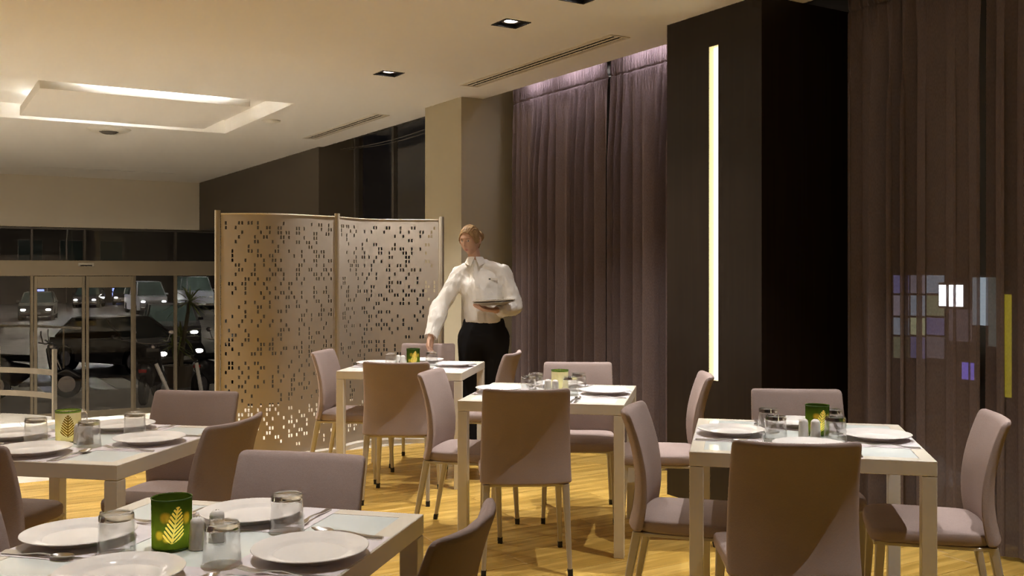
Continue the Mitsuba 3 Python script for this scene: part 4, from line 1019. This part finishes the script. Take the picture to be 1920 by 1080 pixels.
for x, y, z in ((-11.0, 19.42, .34), (-9.25, 20.35, .25)): part(k, 'post', tube([(x, y, GZ + .1), (x, y, (z + GZ) / 2), (x, y, z)], .02, 8), 'mat_alu', smooth=40)
# --- the tall plant in its pot
k = thing('yucca_plant', 'tall potted yucca with spiky leaf heads outside the glass', 'plant')
bx_, by_ = -6.95, 20.6
part(k, 'pot', lathe([(0, 0), (.22, 0), (.30, .45), (.27, .45), (.25, .40), (0, .40)], 32), 'mat_pot', TR(bx_, by_, GZ + .1), smooth=40)
r = random.Random(4)
for hx, hy, hz, n in ((.22, 0, .78, 46), (.02, .1, .05, 40), (-.12, -.05, -.15, 32)):
    top = np.array([bx_ + hx, by_ + hy, hz])
    tk = part(k, 'trunk', tube([(bx_ + hx * .1, by_, GZ + .45), (bx_ + hx * .5, by_ + hy * .5, (GZ + .5 + hz) / 2), top], [.05, .042, .035], 8), 'mat_bark', smooth=40)
    for _ in range(n):
        a, e, L = r.uniform(0, 6.28), r.uniform(-.5, 1.3), r.uniform(.35, .6)
        d = np.array([math.cos(a) * math.cos(e), math.sin(a) * math.cos(e), math.sin(e)]); sd = np.cross(d, [0, 0, 1]); sd /= np.linalg.norm(sd) + 1e-9
        pts = [top + d * L * t - np.array([0, 0, .32 * L * t * t]) for t in (0, .35, .7, 1)]
        V = []
        for p_, w_ in zip(pts, (.012, .02, .015, .001)): V += [p_ - sd * w_, p_ + sd * w_, p_ + np.array([0, 0, -.004])]
        F = []
        for i in range(3):
            o = i * 3
            for a_, b_ in ((0, 1), (1, 2), (2, 0)): F += [[o + a_, o + b_, o + 3 + b_], [o + a_, o + 3 + b_, o + 3 + a_]]
        part(tk, 'leaf', trimesh.Trimesh(V, F, process=False), 'mat_leaf')
# --- buildings across the street, their lit windows, unseen street lamps
def building(label, p0, p1, q0, q1, z1, m, wins, room=True):
    k = thing('building', label, 'building')
    part(k, 'walls', pbox(p0, p1, q0, q1, GZ, z1), m, room=room)
    for (a, b, c, d, col, pw, axis) in wins:
        if axis == 'q': fb, pb = pbox(a - .04, b + .04, q0 - .06, q0 - .002, c - .04, d + .04), pbox(a, b, q0 - .08, q0 - .061, c, d)
        else: fb, pb = pbox(p0 - .06, p0 - .002, a - .04, b + .04, c - .04, d + .04), pbox(p0 - .08, p0 - .061, a, b, c, d)
        n_ = part(k, 'window', fb, 'mat_alu_dark', room=room)
        part(n_, 'pane', pb, 'mat_car_glass', room=room, **({'emitter': emit(col, pw, .03)} if pw else {}))
    part(k, 'parapet', pbox(p0 - .1, p1 + .1, q0 - .1, q1 + .1, z1, z1 + .4), m, room=room)
building('dark apartment block far across the street beyond the glass doors', -16, 26, 86, 96, 14, 'mat_facade',
    [(-1.5 + 3 * i, .2 + 3 * i, 2.2 + 3.4 * j, 3.9 + 3.4 * j, (1, .7, .35), (.5 if (i * 5 + j * 3) % 7 == 0 else 0), 'q') for i in range(6) for j in range(2)])
building('low dark shop building down the street at the left', -34, -20, 60, 70, 6, 'mat_facade2', [(-33, -29, .2, 1.3, (.45, .55, 1), 1.2, 'q'), (-27, -23, .2, 1.3, (1, .8, .5), .6, 'q')])
def q_at(px, p=15.9):
    kx = (px - 960) / FOC
    return (CA * p - kx * SA * p) / (SA + kx * CA)
def z_at(py, px, p=15.9):
    q = q_at(px, p); d = CA * q + SA * p
    return CAM_H - (py - HORIZON) / FOC * d
r = random.Random(21); wl = []
def pane_(x0, x1, y0, y1, c, pw): wl.append((q_at(x1), q_at(x0), z_at(y1, (x0 + x1) / 2), z_at(y0, (x0 + x1) / 2), c, pw, 'p'))
for x0, x1 in ((1672, 1702), (1706, 1732), (1736, 1768)):
    for j, (y0, y1) in enumerate(((516, 550), (554, 592), (596, 628), (632, 672))):
        pane_(x0, x1, y0, y1, ((.55, .62, .75), (.75, .75, .45), (.5, .45, .95), (.6, .5, .6))[(j + int(x0) // 7) % 4], (.55, .45, .5, .25)[j] * r.uniform(.5, 1.3))
pane_(1822, 1850, 520, 610, (.5, .58, .66), .45); pane_(1852, 1872, 520, 650, (.5, .55, .5), .25)
pane_(1774, 1820, 580, 640, (.45, .33, .38), .25)
pane_(1802, 1824, 680, 712, (.30, .22, 1.0), .9)
building('shop across the side street seen through the sheer curtain', 16, 22, 4, 22, 7, 'mat_facade', wl)
sg = thing('shop_sign', 'bright white box sign shining through the sheer curtain', 'sign')
part(sg, 'case', pbox(15.70, 15.90, q_at(1822), q_at(1772), z_at(578, 1797), z_at(530, 1797), .01), 'mat_alu_dark', room=True)
part(sg, 'face', pbox(15.68, 15.702, q_at(1819), q_at(1775), z_at(574, 1797), z_at(534, 1797)), 'mat_white_plastic', room=True, emitter=emit((.92, .95, 1), 9, .05))
sg = thing('light_column', 'tall yellow lit advertising column seen through the sheer curtain at the right', 'advertising column')
part(sg, 'frame', pbox(12.0, 12.25, q_at(1899, 12), q_at(1882, 12), GZ, z_at(545, 1890, 12), .01), 'mat_alu_dark', room=True)
part(sg, 'face', pbox(11.98, 12.002, q_at(1897, 12), q_at(1884, 12), z_at(745, 1890, 12), z_at(552, 1890, 12)), 'mat_amber_lens', room=True, emitter=emit((.75, .60, .04), .8, .04))
scooter('black motor scooter outside behind the sheer curtain', *W(10.2, 7.4)[:2], 200)
for l, (x, y), pw in (('street lamp out of view over the crossing, lighting the road outside the entrance', (-15.5, 33.0), 3800), ('street lamp with its head out of view, lighting the far street', (-24.0, 58.0), 9000), ('street lamp out of view, lighting the side street beyond the sheer curtain', tuple(W(12.0, 15.5)[:2]), 500)):
    k = thing('unseen_street_lamp', l, 'street lamp')  # lamp heads out of view, placed to light the streets
    part(k, 'pole', tube([(x - 2.2, y, GZ), (x - 2.2, y, 3.0), (x - 2.0, y, 6.6), (x - 1.0, y, 7.1), (x, y, 7.1)], [.09, .07, .05, .04, .04], 10), 'mat_alu_dark', smooth=40)
    part(k, 'head', Manifold.cylinder(.12, .28, .20, 20).translate([x, y, 7.0]), 'mat_alu_dark', smooth=40)
    part(k, 'lamp', Manifold.cylinder(.02, .22, .22, 20).translate([x, y, 6.975]), 'mat_white_plastic', emitter=emit((1, .86, .66), pw, 2.0))
